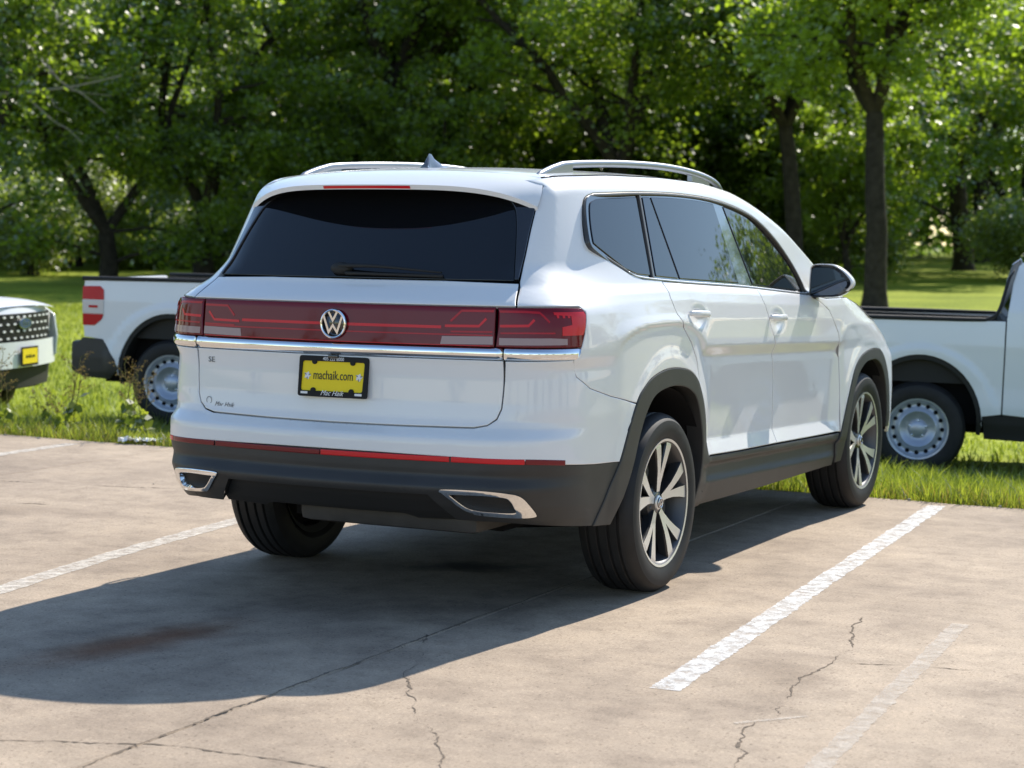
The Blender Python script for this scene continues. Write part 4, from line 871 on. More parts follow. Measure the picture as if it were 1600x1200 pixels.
def make_tree(seed, H, fork, cr_, r0, nl, lean=(0, 0), nleaf=30000, low=.0, leafsize=.165):
    r = np.random.default_rng(seed); parts = []; tips = []
    tr_, rr_ = limb(r, (0, 0, -.25), (lean[0], lean[1], 1), fork + .25, r0 * 1.15, r0 * .85, 8, wob=.05, up=.08); rr_[0] *= 1.35; parts.append(tube(tr_, rr_, 12, cap=False))
    for i in range(nl):
        a = 2 * math.pi * (i + r.uniform(-.25, .25)) / nl; tilt = r.uniform(.35, .75)
        P1, R1 = limb(r, tr_[-1], (math.cos(a) * tilt, math.sin(a) * tilt, 1), (H - fork) * r.uniform(.65, .95), r0 * .62, .035, 11, wob=.12); parts.append(tube(P1, R1, 9, cap=False))
        for j in (3, 4, 5, 6, 7, 8, 9):
            for _ in range(2):
                b2 = r.uniform(0, 2 * math.pi); P2, R2 = limb(r, P1[j], (math.cos(b2), math.sin(b2), r.uniform(-.15, .5)), cr_ * r.uniform(.35, .75), R1[j] * .55, .012, 7, wob=.16, up=.0, sag=.06); parts.append(tube(P2, R2, 6, cap=False)); tips += [P2[3], P2[4], P2[5], P2[6]]
    for j in range(3, 8): # low side branches off the trunk
        if low and r.uniform() < low:
            b2 = r.uniform(0, 2 * math.pi); P2, R2 = limb(r, tr_[j], (math.cos(b2), math.sin(b2), .25), cr_ * r.uniform(.5, .8), r0 * .25, .012, 8, wob=.14, up=0, sag=.10); parts.append(tube(P2, R2, 6, cap=False)); tips += [P2[4], P2[5], P2[6], P2[7]]
    tips = np.array(tips); k = 45; u = r.normal(0, 1, (k, 3)); u /= np.linalg.norm(u, axis=1, keepdims=True); rad = r.uniform(.55, 1, (k, 1)) ** .5
    hc = (H + fork) / 2; ext = np.array([0, 0, hc]) + u * rad * np.array([cr_, cr_, (H - fork) / 2]); ext = ext[ext[:, 2] > fork * .75]
    cs = np.concatenate([tips, ext]); per = max(4, int(nleaf / len(cs))); sp = r.uniform(.18, .46, len(cs)) * cr_ / 4.5
    lv, lf = leaf_cloud(cs, per, sp, leafsize, .35, seed + 1); V, F_ = join_vf(parts)
    return V, F_, lv, lf
def mk(name, V, F_, m, smooth=True):
    me = bpy.data.meshes.new(name); V = np.asarray(V)
    if isinstance(F_, np.ndarray):
        kk = F_.shape[1]; me.vertices.add(len(V)); me.vertices.foreach_set('co', V.ravel()); me.loops.add(F_.size); me.loops.foreach_set('vertex_index', F_.ravel().astype(np.int32)); me.polygons.add(len(F_)); me.polygons.foreach_set('loop_start', np.arange(0, F_.size, kk, dtype=np.int32)); me.update(calc_edges=True)
    else: me.from_pydata([tuple(q) for q in V], [], F_)
    me.materials.append(m)
    if smooth: me.polygons.foreach_set('use_smooth', np.ones(len(me.polygons), bool))
    return me
PROTO = []
for sd_, H, fk, c_, r0_, nl_, ln_, low_ in ((11, 12.5, 4.3, 4.6, .23, 5, (.02, 0), 0), (12, 12.0, 1.9, 4.8, .30, 3, (.05, .0), .6), (13, 13.5, 3.2, 5.0, .33, 4, (-.05, .05), .4), (14, 11.0, 1.5, 4.4, .27, 3, (-.10, 0), .7), (15, 14.5, 5.5, 5.2, .40, 5, (.0, .0), .8), (16, 7.5, 1.1, 3.3, .13, 4, (.05, .0), .5)):
    V, F_, lv, lf = make_tree(sd_, H, fk, c_, r0_, nl_, ln_, low=low_); PROTO.append((mk('trunk', V, F_, BARK), mk('crown', lv, lf, LEAF, False)))
SHR = []
for sd_, h_, w_ in ((31, 2.6, 1.7), (32, 3.6, 2.1), (33, 1.6, 1.5)):
    r = np.random.default_rng(sd_); parts = []; tips = []
    for i in range(7):
        a = r.uniform(0, 6.28); P1, R1 = limb(r, (r.normal(0, .15), r.normal(0, .15), -.1), (math.cos(a) * .5, math.sin(a) * .5, 1), h_ * r.uniform(.7, 1), .04, .01, 8, wob=.14); parts.append(tube(P1, R1, 6, cap=False)); tips += list(P1[2:])
    u = r.normal(0, 1, (40, 3)); u /= np.linalg.norm(u, axis=1, keepdims=True); ext = np.array([0, 0, h_ * .5]) + u * r.uniform(.4, 1, (40, 1)) * np.array([w_, w_, h_ * .5]); ext[:, 2] = np.abs(ext[:, 2]) + .1
    lv, lf = leaf_cloud(np.concatenate([np.array(tips), ext]), 170, .30, .105, .3, sd_); V, F_ = join_vf(parts); SHR.append((mk('stem', V, F_, BARK), mk('foliage', lv, lf, LEAFS, False)))
def cam_pos(u, d):
    v = cf + cr * ((u - 800) / 3016.76); p = CAM + v * d; return p.x, p.y, float(tz(p.x, p.y))
def put_tree(name, k, loc, rot, sc, label, group=None, cat='tree', protos=PROTO, names=('trunk', 'crown')):
    e = empty(name, loc, rot); e.scale = (sc, sc, sc)
    for nm, me in zip(names, protos[k]): link(bpy.data.objects.new(nm, me), e)
    tag(e, label, cat, group); return e
T = [(1363, 43, 0, .4, 1.0, 'slim straight tree with bare dark trunk just right of the SUV mirror'), (1240, 55, 0, 2.1, 1.05, 'slender tree with dark trunk behind the SUV windscreen pillar'),
     (318, 57, 1, 1.2, 1.0, 'forked dark tree rising behind the bed of the left pickup'), (168, 56, 3, 2.6, 1.0, 'leaning multi-stemmed tree at far left behind the left pickup tail lamp'),
     (622, 60, 4, .2, 1.05, 'thick trunked tree rising above the left roof rail of the SUV'), (752, 63, 4, 3.0, 1.0, 'tall dark trunked tree above the roof aerial of the SUV'), (980, 58, 2, 4.0, 1.0, 'broad leafy tree standing above the SUV right roof rail'),
     (1120, 66, 2, 1.0, 1.0, 'leafy tree in the gap right of the SUV roof rail'), (480, 66, 2, 5.0, 1.0, 'leafy tree above the left end of the SUV spoiler'), (-45, 50, 2, 2.2, .95, 'shaded tree at the left edge with a bare grey branch'),
     (1500, 74, 2, 3.3, 1.1, 'glossy leaved tree above the cab of the right pickup'), (1600, 66, 3, 1.0, 1.1, 'low branching tree at the right edge of the picture')]
for u, d, k, rz, sc, lb_ in T: put_tree('tree', k, cam_pos(u, d), rz, sc, lb_)
# bare dead branch reaching in from the left
br_ = put = None
p = Vector(cam_pos(-45, 50)); tree_l = [o for o in COL.objects if o.get('label', '').startswith('shaded tree at the left')][0]
def cp(u, v, d): q = CAM + (cf + cr * ((u - 800) / 3016.76) + cu * ((600 - v) / 3016.76)) * d; return np.array(q)
inv_l = lambda q: (np.array(q) - np.array(p)) / .95
Rz = np.array(Matrix.Rotation(-2.2, 3, 'Z')); L2 = lambda pts: np.array([Rz @ inv_l(q) for q in pts])
bp_ = []
for pts, ra in (([(-60, 150), (10, 146), (50, 142), (95, 138), (130, 132), (190, 118)], .055), ([(70, 98), (92, 125), (112, 138), (130, 148), (165, 176)], .030), ([(40, 150), (62, 170), (85, 190), (108, 203), (130, 225)], .028), ([(95, 138), (135, 145), (175, 150)], .018), ([(78, 148), (86, 166), (108, 178)], .016), ([(118, 120), (150, 122), (178, 112)], .014)):
    q = spline(L2([cp(u, v, 47.5) for u, v in pts]), 18); bp_.append(tube(q, np.linspace(ra, ra * .35, 18), 7, cap=False))
V, F_ = join_vf(bp_); mesh_np('bare_branch', V, F_, DEADBARK, tree_l)
r = np.random.default_rng(5)
ORD = ['first', 'second', 'third', 'fourth', 'fifth', 'sixth', 'seventh', 'eighth', 'ninth', 'tenth', 'eleventh', 'twelfth', 'thirteenth', 'fourteenth', 'fifteenth', 'sixteenth', 'seventeenth', 'eighteenth', 'nineteenth', 'twentieth', 'twenty-first', 'twenty-second', 'twenty-third', 'twenty-fourth', 'twenty-fifth', 'twenty-sixth', 'twenty-seventh', 'twenty-eighth', 'twenty-ninth', 'thirtieth']
for i, u in enumerate([-1300, -1050, -820, -600, -400] + list(np.linspace(-220, 1540, 9))):
    put_tree('tree', (2, 4, 1, 2, 0)[i % 5], cam_pos(u + r.uniform(-40, 40), r.uniform(76, 86)), r.uniform(0, 6), r.uniform(.95, 1.2), 'shaded tree in the rear row of the wood, %s from the left' % ORD[i], 'trees in the rear rows of the wood')
for i in range(30):
    u = -160 + i * 66 + r.uniform(-30, 30)
    if 1385 < u < 1560: continue
    put_tree('shrub', i % 3, cam_pos(u, r.uniform(60, 71)), r.uniform(0, 6), r.uniform(.85, 1.35), 'bushy shrub in the undergrowth below the trees, %s from the left' % ORD[i], 'shrubs in the undergrowth', 'shrub', SHR, ('stem', 'foliage'))
for i, u in enumerate(np.linspace(-120, 1330, 17)):
    put_tree('tree', 5, cam_pos(u + r.uniform(-30, 30), r.uniform(58, 70) if u > 430 else r.uniform(72, 80)), r.uniform(0, 6), r.uniform(.85, 1.2), 'low leafy understory tree below the tall crowns, %s from the left' % ORD[i], 'understory trees')
# trees to the right of and behind the lot (seen in the SUV's windows and paint)
for i, (az_, d) in enumerate(((3, 52), (8, 44), (13, 40), (18, 41), (23, 44), (29, 66), (36, 70), (44, 66), (54, 70), (66, 70), (80, 66), (95, 70))):
    a = R(az_); x, y = math.sin(a) * d, math.cos(a) * d + 1
    put_tree('tree', (0, 2, 3, 1)[i % 4], (x, y, float(tz(x, y))), r.uniform(0, 6), r.uniform(.75, 1.0), 'tree beside the lot mirrored in the SUV windows', 'trees beside the lot')
for i in range(14):
    a = R(115 + i * 12.5); d = r.uniform(85, 100); x, y = math.sin(a) * d, math.cos(a) * d
    put_tree('tree', (2, 1, 3, 2)[i % 4], (x, y, -.1), r.uniform(0, 6), r.uniform(.8, 1.05), 'far tree behind the lot mirrored in the chrome', 'far trees behind the lot')
# far wood behind everything
r = np.random.default_rng(77); n_ = 3400; uu = r.uniform(-2000, 3300, n_); dd = r.uniform(92, 106, n_) / np.sqrt(1 + ((uu - 800) / 3017) ** 2 * .6); hh = np.where(r.uniform(0, 1, n_) < .3, r.uniform(0, 4, n_), r.uniform(0, 17, n_))
cs = np.array([np.array(CAM + (cf + cr * ((a - 800) / 3016.76)) * b) for a, b in zip(uu, dd)]); cs[:, 2] = 1 + hh
lv, lf = leaf_cloud(cs, 62, .95, .42, .3, 78)
tag(link(bpy.data.objects.new('far_wood', mk('far_wood', lv, lf, LEAFD, False))), 'mass of dark green foliage of the wood behind the trees', 'wood', kind='stuff')
# ------------------------------------------------------------------ pickups
TW = _tab([(.30, .86), (.42, .895), (.55, .905), (.70, .900), (.95, .912), (1.02, .918), (1.15, .908), (1.29, .892), (1.36, .86), (1.70, .70), (1.9, .62)], .008)
def tside(s, z):
    s = np.asarray(s, float); z = np.asarray(z, float)
    def w(s, z):
        x = tab(TW, z) - .10 * np.clip((s - 3.35) / .6, 0, 1.2) ** 2 - .03 * np.clip((-s - .55) / .4, 0, 1.2) ** 2
        for c in (0, 3.076):
            rr_ = np.sqrt(((s - c) / .60) ** 2 + ((z - .38) / .62) ** 2); x = x + .018 * (1 - sm(.95, 1.06, rr_)) * sm(.3, .5, z)
        return x
    e = .002; p = np.stack([w(s, z), s, z], -1); a = np.stack([w(s + e, z) - w(s - e, z), 0 * s + 2 * e, 0 * s], -1); b = np.stack([w(s, z + e) - w(s, z - e), 0 * s, 0 * s + 2 * e], -1)
    n = np.cross(a, b); n /= np.linalg.norm(n, axis=-1, keepdims=True); return p, n
def make_truck():
    t = empty('pickup_truck')
    arc = lambda c, r0, r1, n=26, a0=-8, a1=188: [(c + r0 * math.cos(R(a)), .40 + r1 * math.sin(R(a))) for a in np.linspace(a0, a1, n)]
    ra, fa = arc(0, .475, .535), arc(3.076, .475, .535)
    RT = 1.205
    # bed side with arch, cab, doors
    q = [(-.79, 1.195), (.62, RT + .012), (.62, .50), (.48, .48)] + ra[1:-1] + [(-.50, .53), (-.565, .62), (-.62, .70), (-.79, .715), (-.80, .85)]
    panel('bed_side', q, tside, TRUCKPAINT, t, both=True, grid=(.04, .02))
    q = [(.625, .50), (.625, 1.24), (.66, 1.50), (.70, 1.64), (.78, 1.705), (1.10, 1.70), (1.10, 1.30), (.98, 1.29), (.90, .95), (.90, .48)]
    panel('cab_corner', q, tside, TRUCKPAINT, t, both=True, grid=(.04, .02))
    panel('rear_door', [(.905, .48), (.905, .95), (.985, 1.285), (1.62, 1.255), (1.62, .46), (1.2, .44)], tside, TRUCKPAINT, t, both=True, grid=(.05, .02))
    panel('front_door', [(1.625, .46), (1.625, 1.255), (2.50, 1.20), (2.58, 1.05), (2.58, .60), (2.50, .44)], tside, TRUCKPAINT, t, both=True, grid=(.05, .02))
    panel('rear_door_window', [(1.12, 1.31), (1.14, 1.62), (1.58, 1.64), (1.60, 1.285)], tside, GLASS, t, both=True, off=-.006, gap=0, grid=(.08, .04))
    panel('front_door_window', [(1.66, 1.285), (1.64, 1.64), (1.95, 1.61), (2.38, 1.33), (2.40, 1.245)], tside, GLASSF, t, both=True, off=-.006, gap=0, grid=(.08, .04))
    panel('roof_side', [(1.10, 1.60), (1.10, 1.72), (1.70, 1.725), (2.05, 1.66), (2.62, 1.25), (2.50, 1.205), (2.40, 1.36), (1.95, 1.63), (1.62, 1.665), (1.14, 1.645)], tside, TRUCKPAINT, t, both=True, gap=0, grid=(.05, .02))
    q = [(2.51, 1.20), (2.62, 1.215), (3.2, 1.175), (3.75, 1.09), (3.86, 1.02), (3.90, .80), (3.88, .62), (3.62, .50)] + [a for a in fa if a[1] > .48] + [(2.585, .52), (2.585, 1.05)]
    panel('front_fender', q, tside, TRUCKPAINT, t, both=True, grid=(.04, .02))
    for c_ in (ra, fa): # dark arch lips
        inner = [(a[0] * 1, a[1]) for a in c_]
        cc = 0 if c_ is ra else 3.076
        q = c_ + [((a[0] - cc) * .93 + cc, (a[1] - .40) * .93 + .40) for a in reversed(c_)]
        panel('arch_liner', q, tside, RUBBERBLK, t, both=True, off=-.012, gap=0, flange=.25, grid=(.06, .04))
    panel('rocker', [(.48, .475), (.72, .495), (.90, .475), (1.2, .435), (2.50, .435), (2.60, .44), (2.58, .26), (.50, .30)], tside, RUBBERBLK, t, both=True, off=-.02, gap=0, flange=.1, grid=(.1, .04))
    panel('lower_rear_corner', [(-.80, .71), (-.62, .695), (-.56, .61), (-.50, .525), (-.47, .46), (-.56, .37), (-.80, .38), (-.90, .43), (-.90, .62)], tside, BLACKPL, t, both=True, off=.004, gap=0, flange=.03, grid=(.05, .03))
    # black rail cap rising up the back of the cab
    for sg in (1, -1):
        pth = spline([(.892 * sg, -.80, 1.205), (.895 * sg, 0, 1.215), (.892 * sg, .40, 1.220), (.888 * sg, .49, 1.230), (.880 * sg, .565, 1.295), (.810 * sg, .625, 1.52), (.765 * sg, .665, 1.60)], 40) if sg > 0 else spline([(-.892, -.80, 1.205), (-.895, 0, 1.215), (-.892, .50, 1.220), (-.88, .61, 1.222)], 40)
        tube_obj('bed_rail_cap', pth, np.interp(np.linspace(0, 1, 40), [0, .8, 1], [.020, .013, .007]), RUBBERBLK, t, n=10, squash=(1.5, 1.0))
    # tail lamps: red, white, red
    def lampq(z0, z1): return [(-.80, z0), (-.605 if z1 > .95 else -.66, z0), (-.60, z1 if z1 < 1.16 else z1 - .02), (-.65 if z1 > 1.16 else -.605, z1), (-.80, z1)]
    for q, m_ in (([(-.80, 1.030), (-.600, 1.030), (-.605, 1.115), (-.64, 1.145), (-.80, 1.14)], TAILRED), ([(-.80, .915), (-.605, .915), (-.600, 1.027), (-.80, 1.027)], TAILWHITE), ([(-.80, .815), (-.69, .815), (-.625, .865), (-.606, .912), (-.80, .912)], TAILRED), ([(-.74, .963), (-.655, .963), (-.655, .985), (-.74, .985)], TAILRED)):
        panel('tail_lamp', q, tside, m_, t, both=True, off=.008 if len(q) != 4 or q[0][0] < -.75 else .012, gap=.001, flange=.02, grid=(.05, .03))
    # tailgate, bumper, bed
    bm = bmesh.new(); add_box(bm, -.77, .77, -.83, -.77, .72, 1.20); bm_obj('tailgate', bm, TRUCKPAINT, t, smooth=True, bevel=.015)
    bm = bmesh.new(); add_box(bm, -.86, .86, -.93, -.78, .42, .68); bm_obj('rear_bumper', bm, BLACKPL, t, smooth=True, bevel=.04)
    bm = bmesh.new(); add_box(bm, -.80, .80, -.77, .70, .72, .76); add_box(bm, -.84, -.79, -.77, .70, .72, 1.19); add_box(bm, .79, .84, -.77, .70, .72, 1.19); add_box(bm, -.82, .82, .60, .64, .45, 1.22); bm_obj('bed_liner', bm, RUBBERBLK, t)
    bm = bmesh.new(); add_box(bm, -.70, .70, -.50, .50, .40, .71); add_box(bm, -.70, .70, 2.6, 3.55, .40, 1.0); add_box(bm, -.80, .80, .75, 2.55, .30, .52); add_box(bm, -.55, .55, -.75, 3.8, .32, .55); add_box(bm, -.84, .84, .78, 2.55, .5, 1.22); bm_obj('underbody', bm, DARK, t)
    # cab roof and glass, bonnet
    grid_obj('cab_roof', lambda u, y: np.stack([u * .70, y, 1.705 + .035 * (1 - u * u) - .05 * np.clip((y - 1.6) / .4, 0, 1) ** 2], -1), np.linspace(-1, 1, 13), np.linspace(.76, 1.98, 16), TRUCKPAINT, t)
    grid_obj('rear_glass', lambda u, z: np.stack([u * (.80 - .30 * (z - 1.30)), .65 + .30 * (z - 1.30), z], -1), np.linspace(-1, 1, 9), np.linspace(1.28, 1.71, 6), GLASS, t)
    grid_obj('windscreen', lambda u, y: np.stack([u * (.70 + .15 * (y - 1.98) / .65), y, 1.655 - (y - 1.98) * .66 + .03 * (1 - u * u)], -1), np.linspace(-1, 1, 11), np.linspace(1.98, 2.66, 10), GLASS, t)
    grid_obj('bonnet', lambda u, y: np.stack([u * (.885 - .11 * np.clip((y - 3.35) / .6, 0, 1) ** 2), y, 1.225 - .07 * (y - 2.6) - .05 * np.clip((y - 3.5) / .4, 0, 1) ** 2 + .035 * (1 - np.abs(u) ** 3)], -1), np.linspace(-1, 1, 17), np.linspace(2.60, 3.87, 22), TRUCKPAINT, t)
    fx = lambda x: 3.93 - .10 * (x / .8) ** 2
    def front(name, x0, x1, z0, z1, m_, dy=0., tilt=0, n=13):
        xs = np.linspace(x0, x1, n); zs = np.linspace(z0, z1, 5)
        return grid_obj(name, lambda x, z: np.stack([x, fx(x) + dy + tilt * (z - .8), z], -1), xs, zs, m_, t)
    gr = front('grille', -.70, .70, .80, 1.055, MATTEBLK)
    k_ = 0
    for rz_, z in enumerate(np.linspace(.828, 1.03, 4)):
        for x in np.arange(-.685, .66, .125) + (rz_ % 2) * .0625:
            if abs(x) > .68 or (abs(x) < .15 and abs(z - .965) < .06): continue
            bm = bmesh.new(); vs = [bm.verts.new((x + a, fx(x) + .004, z + b)) for a, b in ((-.030, 0), (-.018, -.010), (.018, -.010), (.030, 0), (.018, .010), (-.018, .010))]; vs2 = [bm.verts.new((v.co.x, v.co.y - .02, v.co.z)) for v in vs]; bm.faces.new(vs)
            for i in range(6): bm.faces.new((vs[i], vs[(i + 1) % 6], vs2[(i + 1) % 6], vs2[i]))
            bm_obj('grille_dash', bm, WHITEINK, gr)
    front('bonnet_lip', -.80, .80, 1.057, 1.115, TRUCKPAINT, .012, -.25); front('front_bumper', -.84, .84, .545, .795, TRUCKPAINT, .03, .0); front('lower_bumper', -.82, .82, .34, .545, RUBBERBLK, .01, .12)
    for sg in (1, -1): front('headlight', sg * .71, sg * .80, .86, 1.05, TAILWHITE, -.01)
    e = empty('front_emblem', (0, 3.942, .965), parent=t)
    for nm, s_, y_, m_ in (('emblem_rim', 1.0, 0, CHROME), ('emblem_face', .88, .004, EMBLEMBLUE)):
        bm = bmesh.new(); vs = [bm.verts.new((.140 * s_ * math.cos(a), y_, .056 * s_ * math.sin(a))) for a in np.linspace(0, 2 * math.pi, 28, endpoint=False)]; f_ = bm.faces.new(vs); ex = bmesh.ops.extrude_face_region(bm, geom=[f_]); bmesh.ops.translate(bm, verts=[v for v in ex['geom'] if isinstance(v, bmesh.types.BMVert)], vec=(0, -.02, 0)); bm_obj(nm, bm, m_, e)
    text_mesh('emblem_lettering', 'Ford', .072, CHROME, e, (0, .0055, 0), (R(90), 0, math.pi), .001, shear=.35)
    pl = empty('number_plate', (0, 3.985, .650), parent=t); pl.scale = (1.12, 1, 1.12)
    bm = bmesh.new(); add_box(bm, -.158, .158, -.006, .004, -.082, .082); bm_obj('plate_frame', bm, MATTEBLK, pl)
    bm = bmesh.new(); add_box(bm, -.142, .142, .004, .006, -.062, .066); bm_obj('plate_sheet', bm, PLATEY, pl)
    text_mesh('plate_lettering', 'machaik.com', .050, BLACKINK, pl, (0, .0072, .002), (R(90), 0, math.pi), .0005, sx=.68)
    # steel wheels with a ring of round holes
    for x, y in ((.80, 0), (-.80, 0), (.80, 3.076), (-.80, 3.076)):
        W = empty('wheel', (x, y, .36), parent=t)
        if x < 0: W.rotation_euler = (0, 0, math.pi)
        hw = .112; prof = [(.225, -hw + .02), (.25, -hw), (.30, -hw - .004), (.335, -hw + .008), (.350, -hw + .028)]
        for g_ in (-.05, 0, .05): prof += [(.362, g_ - .007), (.353, g_ - .004), (.353, g_ + .004), (.362, g_ + .007)]
        prof += [(.350, hw - .028), (.335, hw - .008), (.30, hw + .004), (.255, hw), (.236, hw - .004), (.228, hw - .02)]
        lathe_obj('tyre', prof, TYRE, W, n=64, sharp=28)
        lathe_obj('rim', [(.231, hw - .006), (.236, hw + .001), (.222, hw - .002), (.212, hw - .022), (.200, hw - .034), (.185, hw - .040), (.168, hw - .036), (.150, hw - .014), (.138, hw - .006), (.126, hw - .010), (.108, hw - .040), (.075, hw - .046), (.060, hw - .028), (.036, hw - .016), (0, hw - .014)], STEEL, W, n=64, sharp=50)
        for k in range(16):
            a = 2 * math.pi * k / 16; bm = bmesh.new(); bmesh.ops.create_cone(bm, cap_ends=True, segments=12, radius1=.0165, radius2=.0165, depth=.008, matrix=Matrix.Rotation(R(90), 4, 'Y')); o = bm_obj('vent_hole', bm, DARK, W); o.location = (hw - .0365, .186 * math.cos(a), .186 * math.sin(a))
        for k in range(5):
            a = 2 * math.pi * k / 5 + .3; v, f = lathe([(0, .02), (.012, .018), (.014, 0)], 6); o = mesh_np('wheel_nut', v, f, CHROME, W, smooth=False); o.location = (hw - .046, .062 * math.cos(a), .062 * math.sin(a))
    return t
truck = make_truck()
def place_truck(o, u, v, d, th, local, zoff=0, pitch=0, lab=''):
    """stand the truck so that the named local point (x,y) sits on the ray of the photograph"""
    q = CAM + (cf + cr * ((u - 800) / 3016.76) + cu * ((600 - v) / 3016.76)) * d
    a = th - math.pi / 2; c, s = math.cos(a), math.sin(a); x = q.x - (c * local[0] - s * local[1]); y = q.y - (s * local[0] + c * local[1])
    o.location = (x, y, q.z - local[2]); o.rotation_euler = (pitch, 0, a)
    tag(o, lab, 'pickup truck', 'white pickups parked on the grass')
place_truck(truck, 1432, 670, 14.9, R(14), (.90, 0, .36), 0, R(-1.2), 'white pickup behind the SUV on the right, bed and steel rear wheel showing')
t2_ = copy_tree(truck); place_truck(t2_, 266, 599, 16.0, R(13), (.90, 0, .36), 0, R(-1.0), 'white pickup on the left with red and white tail lamp, half hidden by the SUV')
t3_ = copy_tree(truck); place_truck(t3_, 41, 505, 18.6, R(15), (0, 3.95, .965), 0, 0, 'white pickup at the left edge showing its dotted black grille and yellow plate')
# ------------------------------------------------------------------ grass, weeds, litter
def blades(n, xr, yr_, hfun, w, seed, clump=0):
    r = np.random.default_rng(seed); x = r.uniform(*xr, n); y = r.uniform(*yr_, n)
    return x, y, r
def grass_mesh(x, y, h, w, r, lean=.35):
    n = len(x); z = tz(x, y) - .01; a = r.uniform(0, 2 * math.pi, n); dx, dy = np.cos(a), np.sin(a); b = r.uniform(0, 2 * math.pi, n); ln = h * r.uniform(.1, 1.0, n) * lean * 2
    c = np.stack([x, y, z], 1); s_ = np.stack([dx, dy, 0 * dx], 1) * (w * r.uniform(.6, 1.3, n))[:, None]; m_ = c + np.stack([np.cos(b) * ln * .35, np.sin(b) * ln * .35, h * .62], 1); t_ = c + np.stack([np.cos(b) * ln, np.sin(b) * ln, h * (1 - .15 * r.uniform(0, 1, n))], 1)
    v = np.stack([c - s_, c + s_, m_ + s_ * .75, m_ - s_ * .75, t_], 1).reshape(-1, 3); i = np.arange(n)[:, None] * 5
    f = np.concatenate([i + np.array([0, 1, 2]), i + np.array([0, 2, 3]), i + np.array([3, 2, 4])], 0); return v, f
r = np.random.default_rng(3)
def patch(n, x0, x1, y0, y1, h0, h1, w, seed):
    r = np.random.default_rng(seed); x = r.uniform(x0, x1, n); y = y0 + (y1 - y0) * r.uniform(0, 1, n) ** 1.25
    cl = .5 + .5 * np.sin(x * 2.3 + 1.7 * np.sin(y * 1.9)) * np.sin(y * 2.9 + x * .8); h = (h0 + (h1 - h0) * r.uniform(0, 1, n) ** 2) * (.65 + .6 * cl); return grass_mesh(x, y, h, w, r)
def put_grass(name, vf, m_, lab):
    tag(link(bpy.data.objects.new(name, mk(name, vf[0], vf[1], m_, False))), lab, 'grass', kind='stuff')
put_grass('verge_grass', patch(130000, -11, 7, 3.40, 6.5, .06, .20, .0038, 3), GRASS, 'green grass of the verge along the concrete edge')
put_grass('lawn_grass', patch(120000, -24, 8, 6.3, 26, .05, .13, .008, 4), GRASS, 'mown grass around and beyond the pickups')
put_grass('dry_grass', patch(42000, -11, 7, 3.385, 4.6, .03, .15, .003, 5), DRY, 'dry straw at the ragged pavement edge')
SEED = leaf_mat('brown_seed_head', (.13, .09, .06), (.24, .18, .12), .3, .0, 0); STALK = leaf_mat('weed_stalk', (.11, .13, .04), (.24, .22, .10), .3, .0, 0)
def weed(seed, h):
    r = np.random.default_rng(seed); st = []; tips = []; lf_c = []
    for i in range(r.integers(2, 5)):
        a = r.uniform(0, 6.28); P1, R1 = limb(r, (r.normal(0, .03), r.normal(0, .03), -.03), (math.cos(a) * .25, math.sin(a) * .25, 1), h * r.uniform(.7, 1), .004, .0018, 9, wob=.07, up=.02); st.append(tube(P1, R1, 5, cap=False)); lf_c += list(P1[1:5])
        for j in (5, 6, 7, 8):
            b = r.uniform(0, 6.28); P2, R2 = limb(r, P1[j], (math.cos(b), math.sin(b), .8), h * r.uniform(.10, .24), .0022, .001, 5, wob=.12); st.append(tube(P2, R2, 4, cap=False)); tips += list(P2[2:])
    return join_vf(st), leaf_cloud(np.array(tips), 7, .012, .014, .2, seed), leaf_cloud(np.array(lf_c), 3, .03, .085, .1, seed + 1)
WEED = []
for sd_, h_ in ((41, .62), (42, .50), (43, .38), (44, .70)):
    s_, t_, lf_ = weed(sd_, h_); WEED.append((mk('stalk', s_[0], s_[1], STALK), mk('seed_head', t_[0], t_[1], SEED, False), mk('leaf', lf_[0], lf_[1], GRASS, False)))
r = np.random.default_rng(9)
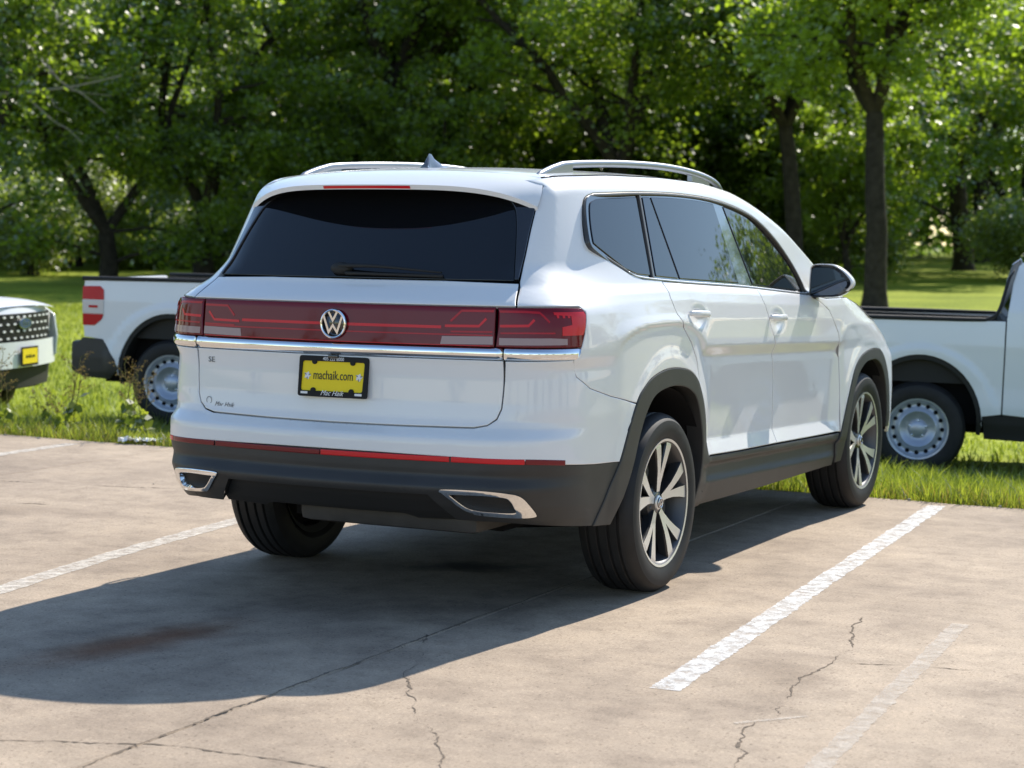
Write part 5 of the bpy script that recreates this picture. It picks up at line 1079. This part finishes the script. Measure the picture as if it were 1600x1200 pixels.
spots = [(-4.6, 3.75, 3), (-4.95, 3.9, 0), (-5.3, 3.7, 1), (-5.9, 3.65, 0), (-6.2, 3.85, 3), (-6.5, 3.7, 1), (-4.25, 3.8, 2), (-5.6, 4.1, 3), (-6.9, 3.9, 0), (-3.95, 3.7, 1), (-3.7, 4.0, 2), (-7.2, 3.7, 3), (-6.0, 4.4, 1)]
for iw, (x, y, k) in enumerate(sorted(spots)):
    e = empty('weed', (x, y, float(tz(x, y)) - .005), r.uniform(0, 6)); s_ = r.uniform(.8, 1.05); e.scale = (s_,) * 3
    for nm, me in zip(('stalk', 'seed_head', 'leaf'), WEED[k]): tag(link(bpy.data.objects.new(nm, me), e), kind='stuff')
    tag(e, 'tall thin weed with brown seed heads in the verge, %s from the left' % ORD[iw] if x < 0 else 'short weed in the verge in front of the right pickup', 'weed', 'weeds in the verge' if x < 0 else 'short weeds in front of the right pickup')
# crumpled white litter on the pavement edge
r = np.random.default_rng(21); bm = bmesh.new(); bmesh.ops.create_grid(bm, x_segments=14, y_segments=7, size=.5)
for v in bm.verts: v.co = Vector((v.co.x * .30 + r.normal(0, .006), v.co.y * .13 + r.normal(0, .006), .012 + .016 * math.sin(v.co.x * 23) * math.cos(v.co.y * 11) + abs(r.normal(0, .010))))
o = bm_obj('litter', bm, mat('white_plastic_film', (.75, .76, .76), .5)); o.location = (-4.41, 3.47, .012); o.rotation_euler = (0, 0, .35); tag(o, 'crumpled white litter on the pavement edge left of the SUV', 'litter')
STONE = noise_into(mat('pale_stone', (.40, .36, .30), .9), 20, .7, 1.2)
for i in range(16):
    x, y = ((r.uniform(-6, 2.4), r.uniform(3.30, 3.46)) if i < 10 else (r.uniform(-4.5, 3.2), r.uniform(-1.5, 3.0))); bm = bmesh.new(); bmesh.ops.create_icosphere(bm, subdivisions=1, radius=1)
    for v in bm.verts: v.co = v.co * r.uniform(.75, 1.15)
    bmesh.ops.scale(bm, verts=bm.verts, vec=(.016, .012, .008) if i < 10 else (.007, .006, .004)); o = bm_obj('pebble', bm, STONE); o.location = (x, y, .004); o.rotation_euler = (0, 0, r.uniform(0, 6)); tag(o, 'small pale pebble on the concrete', 'pebble', 'pebbles on the concrete')
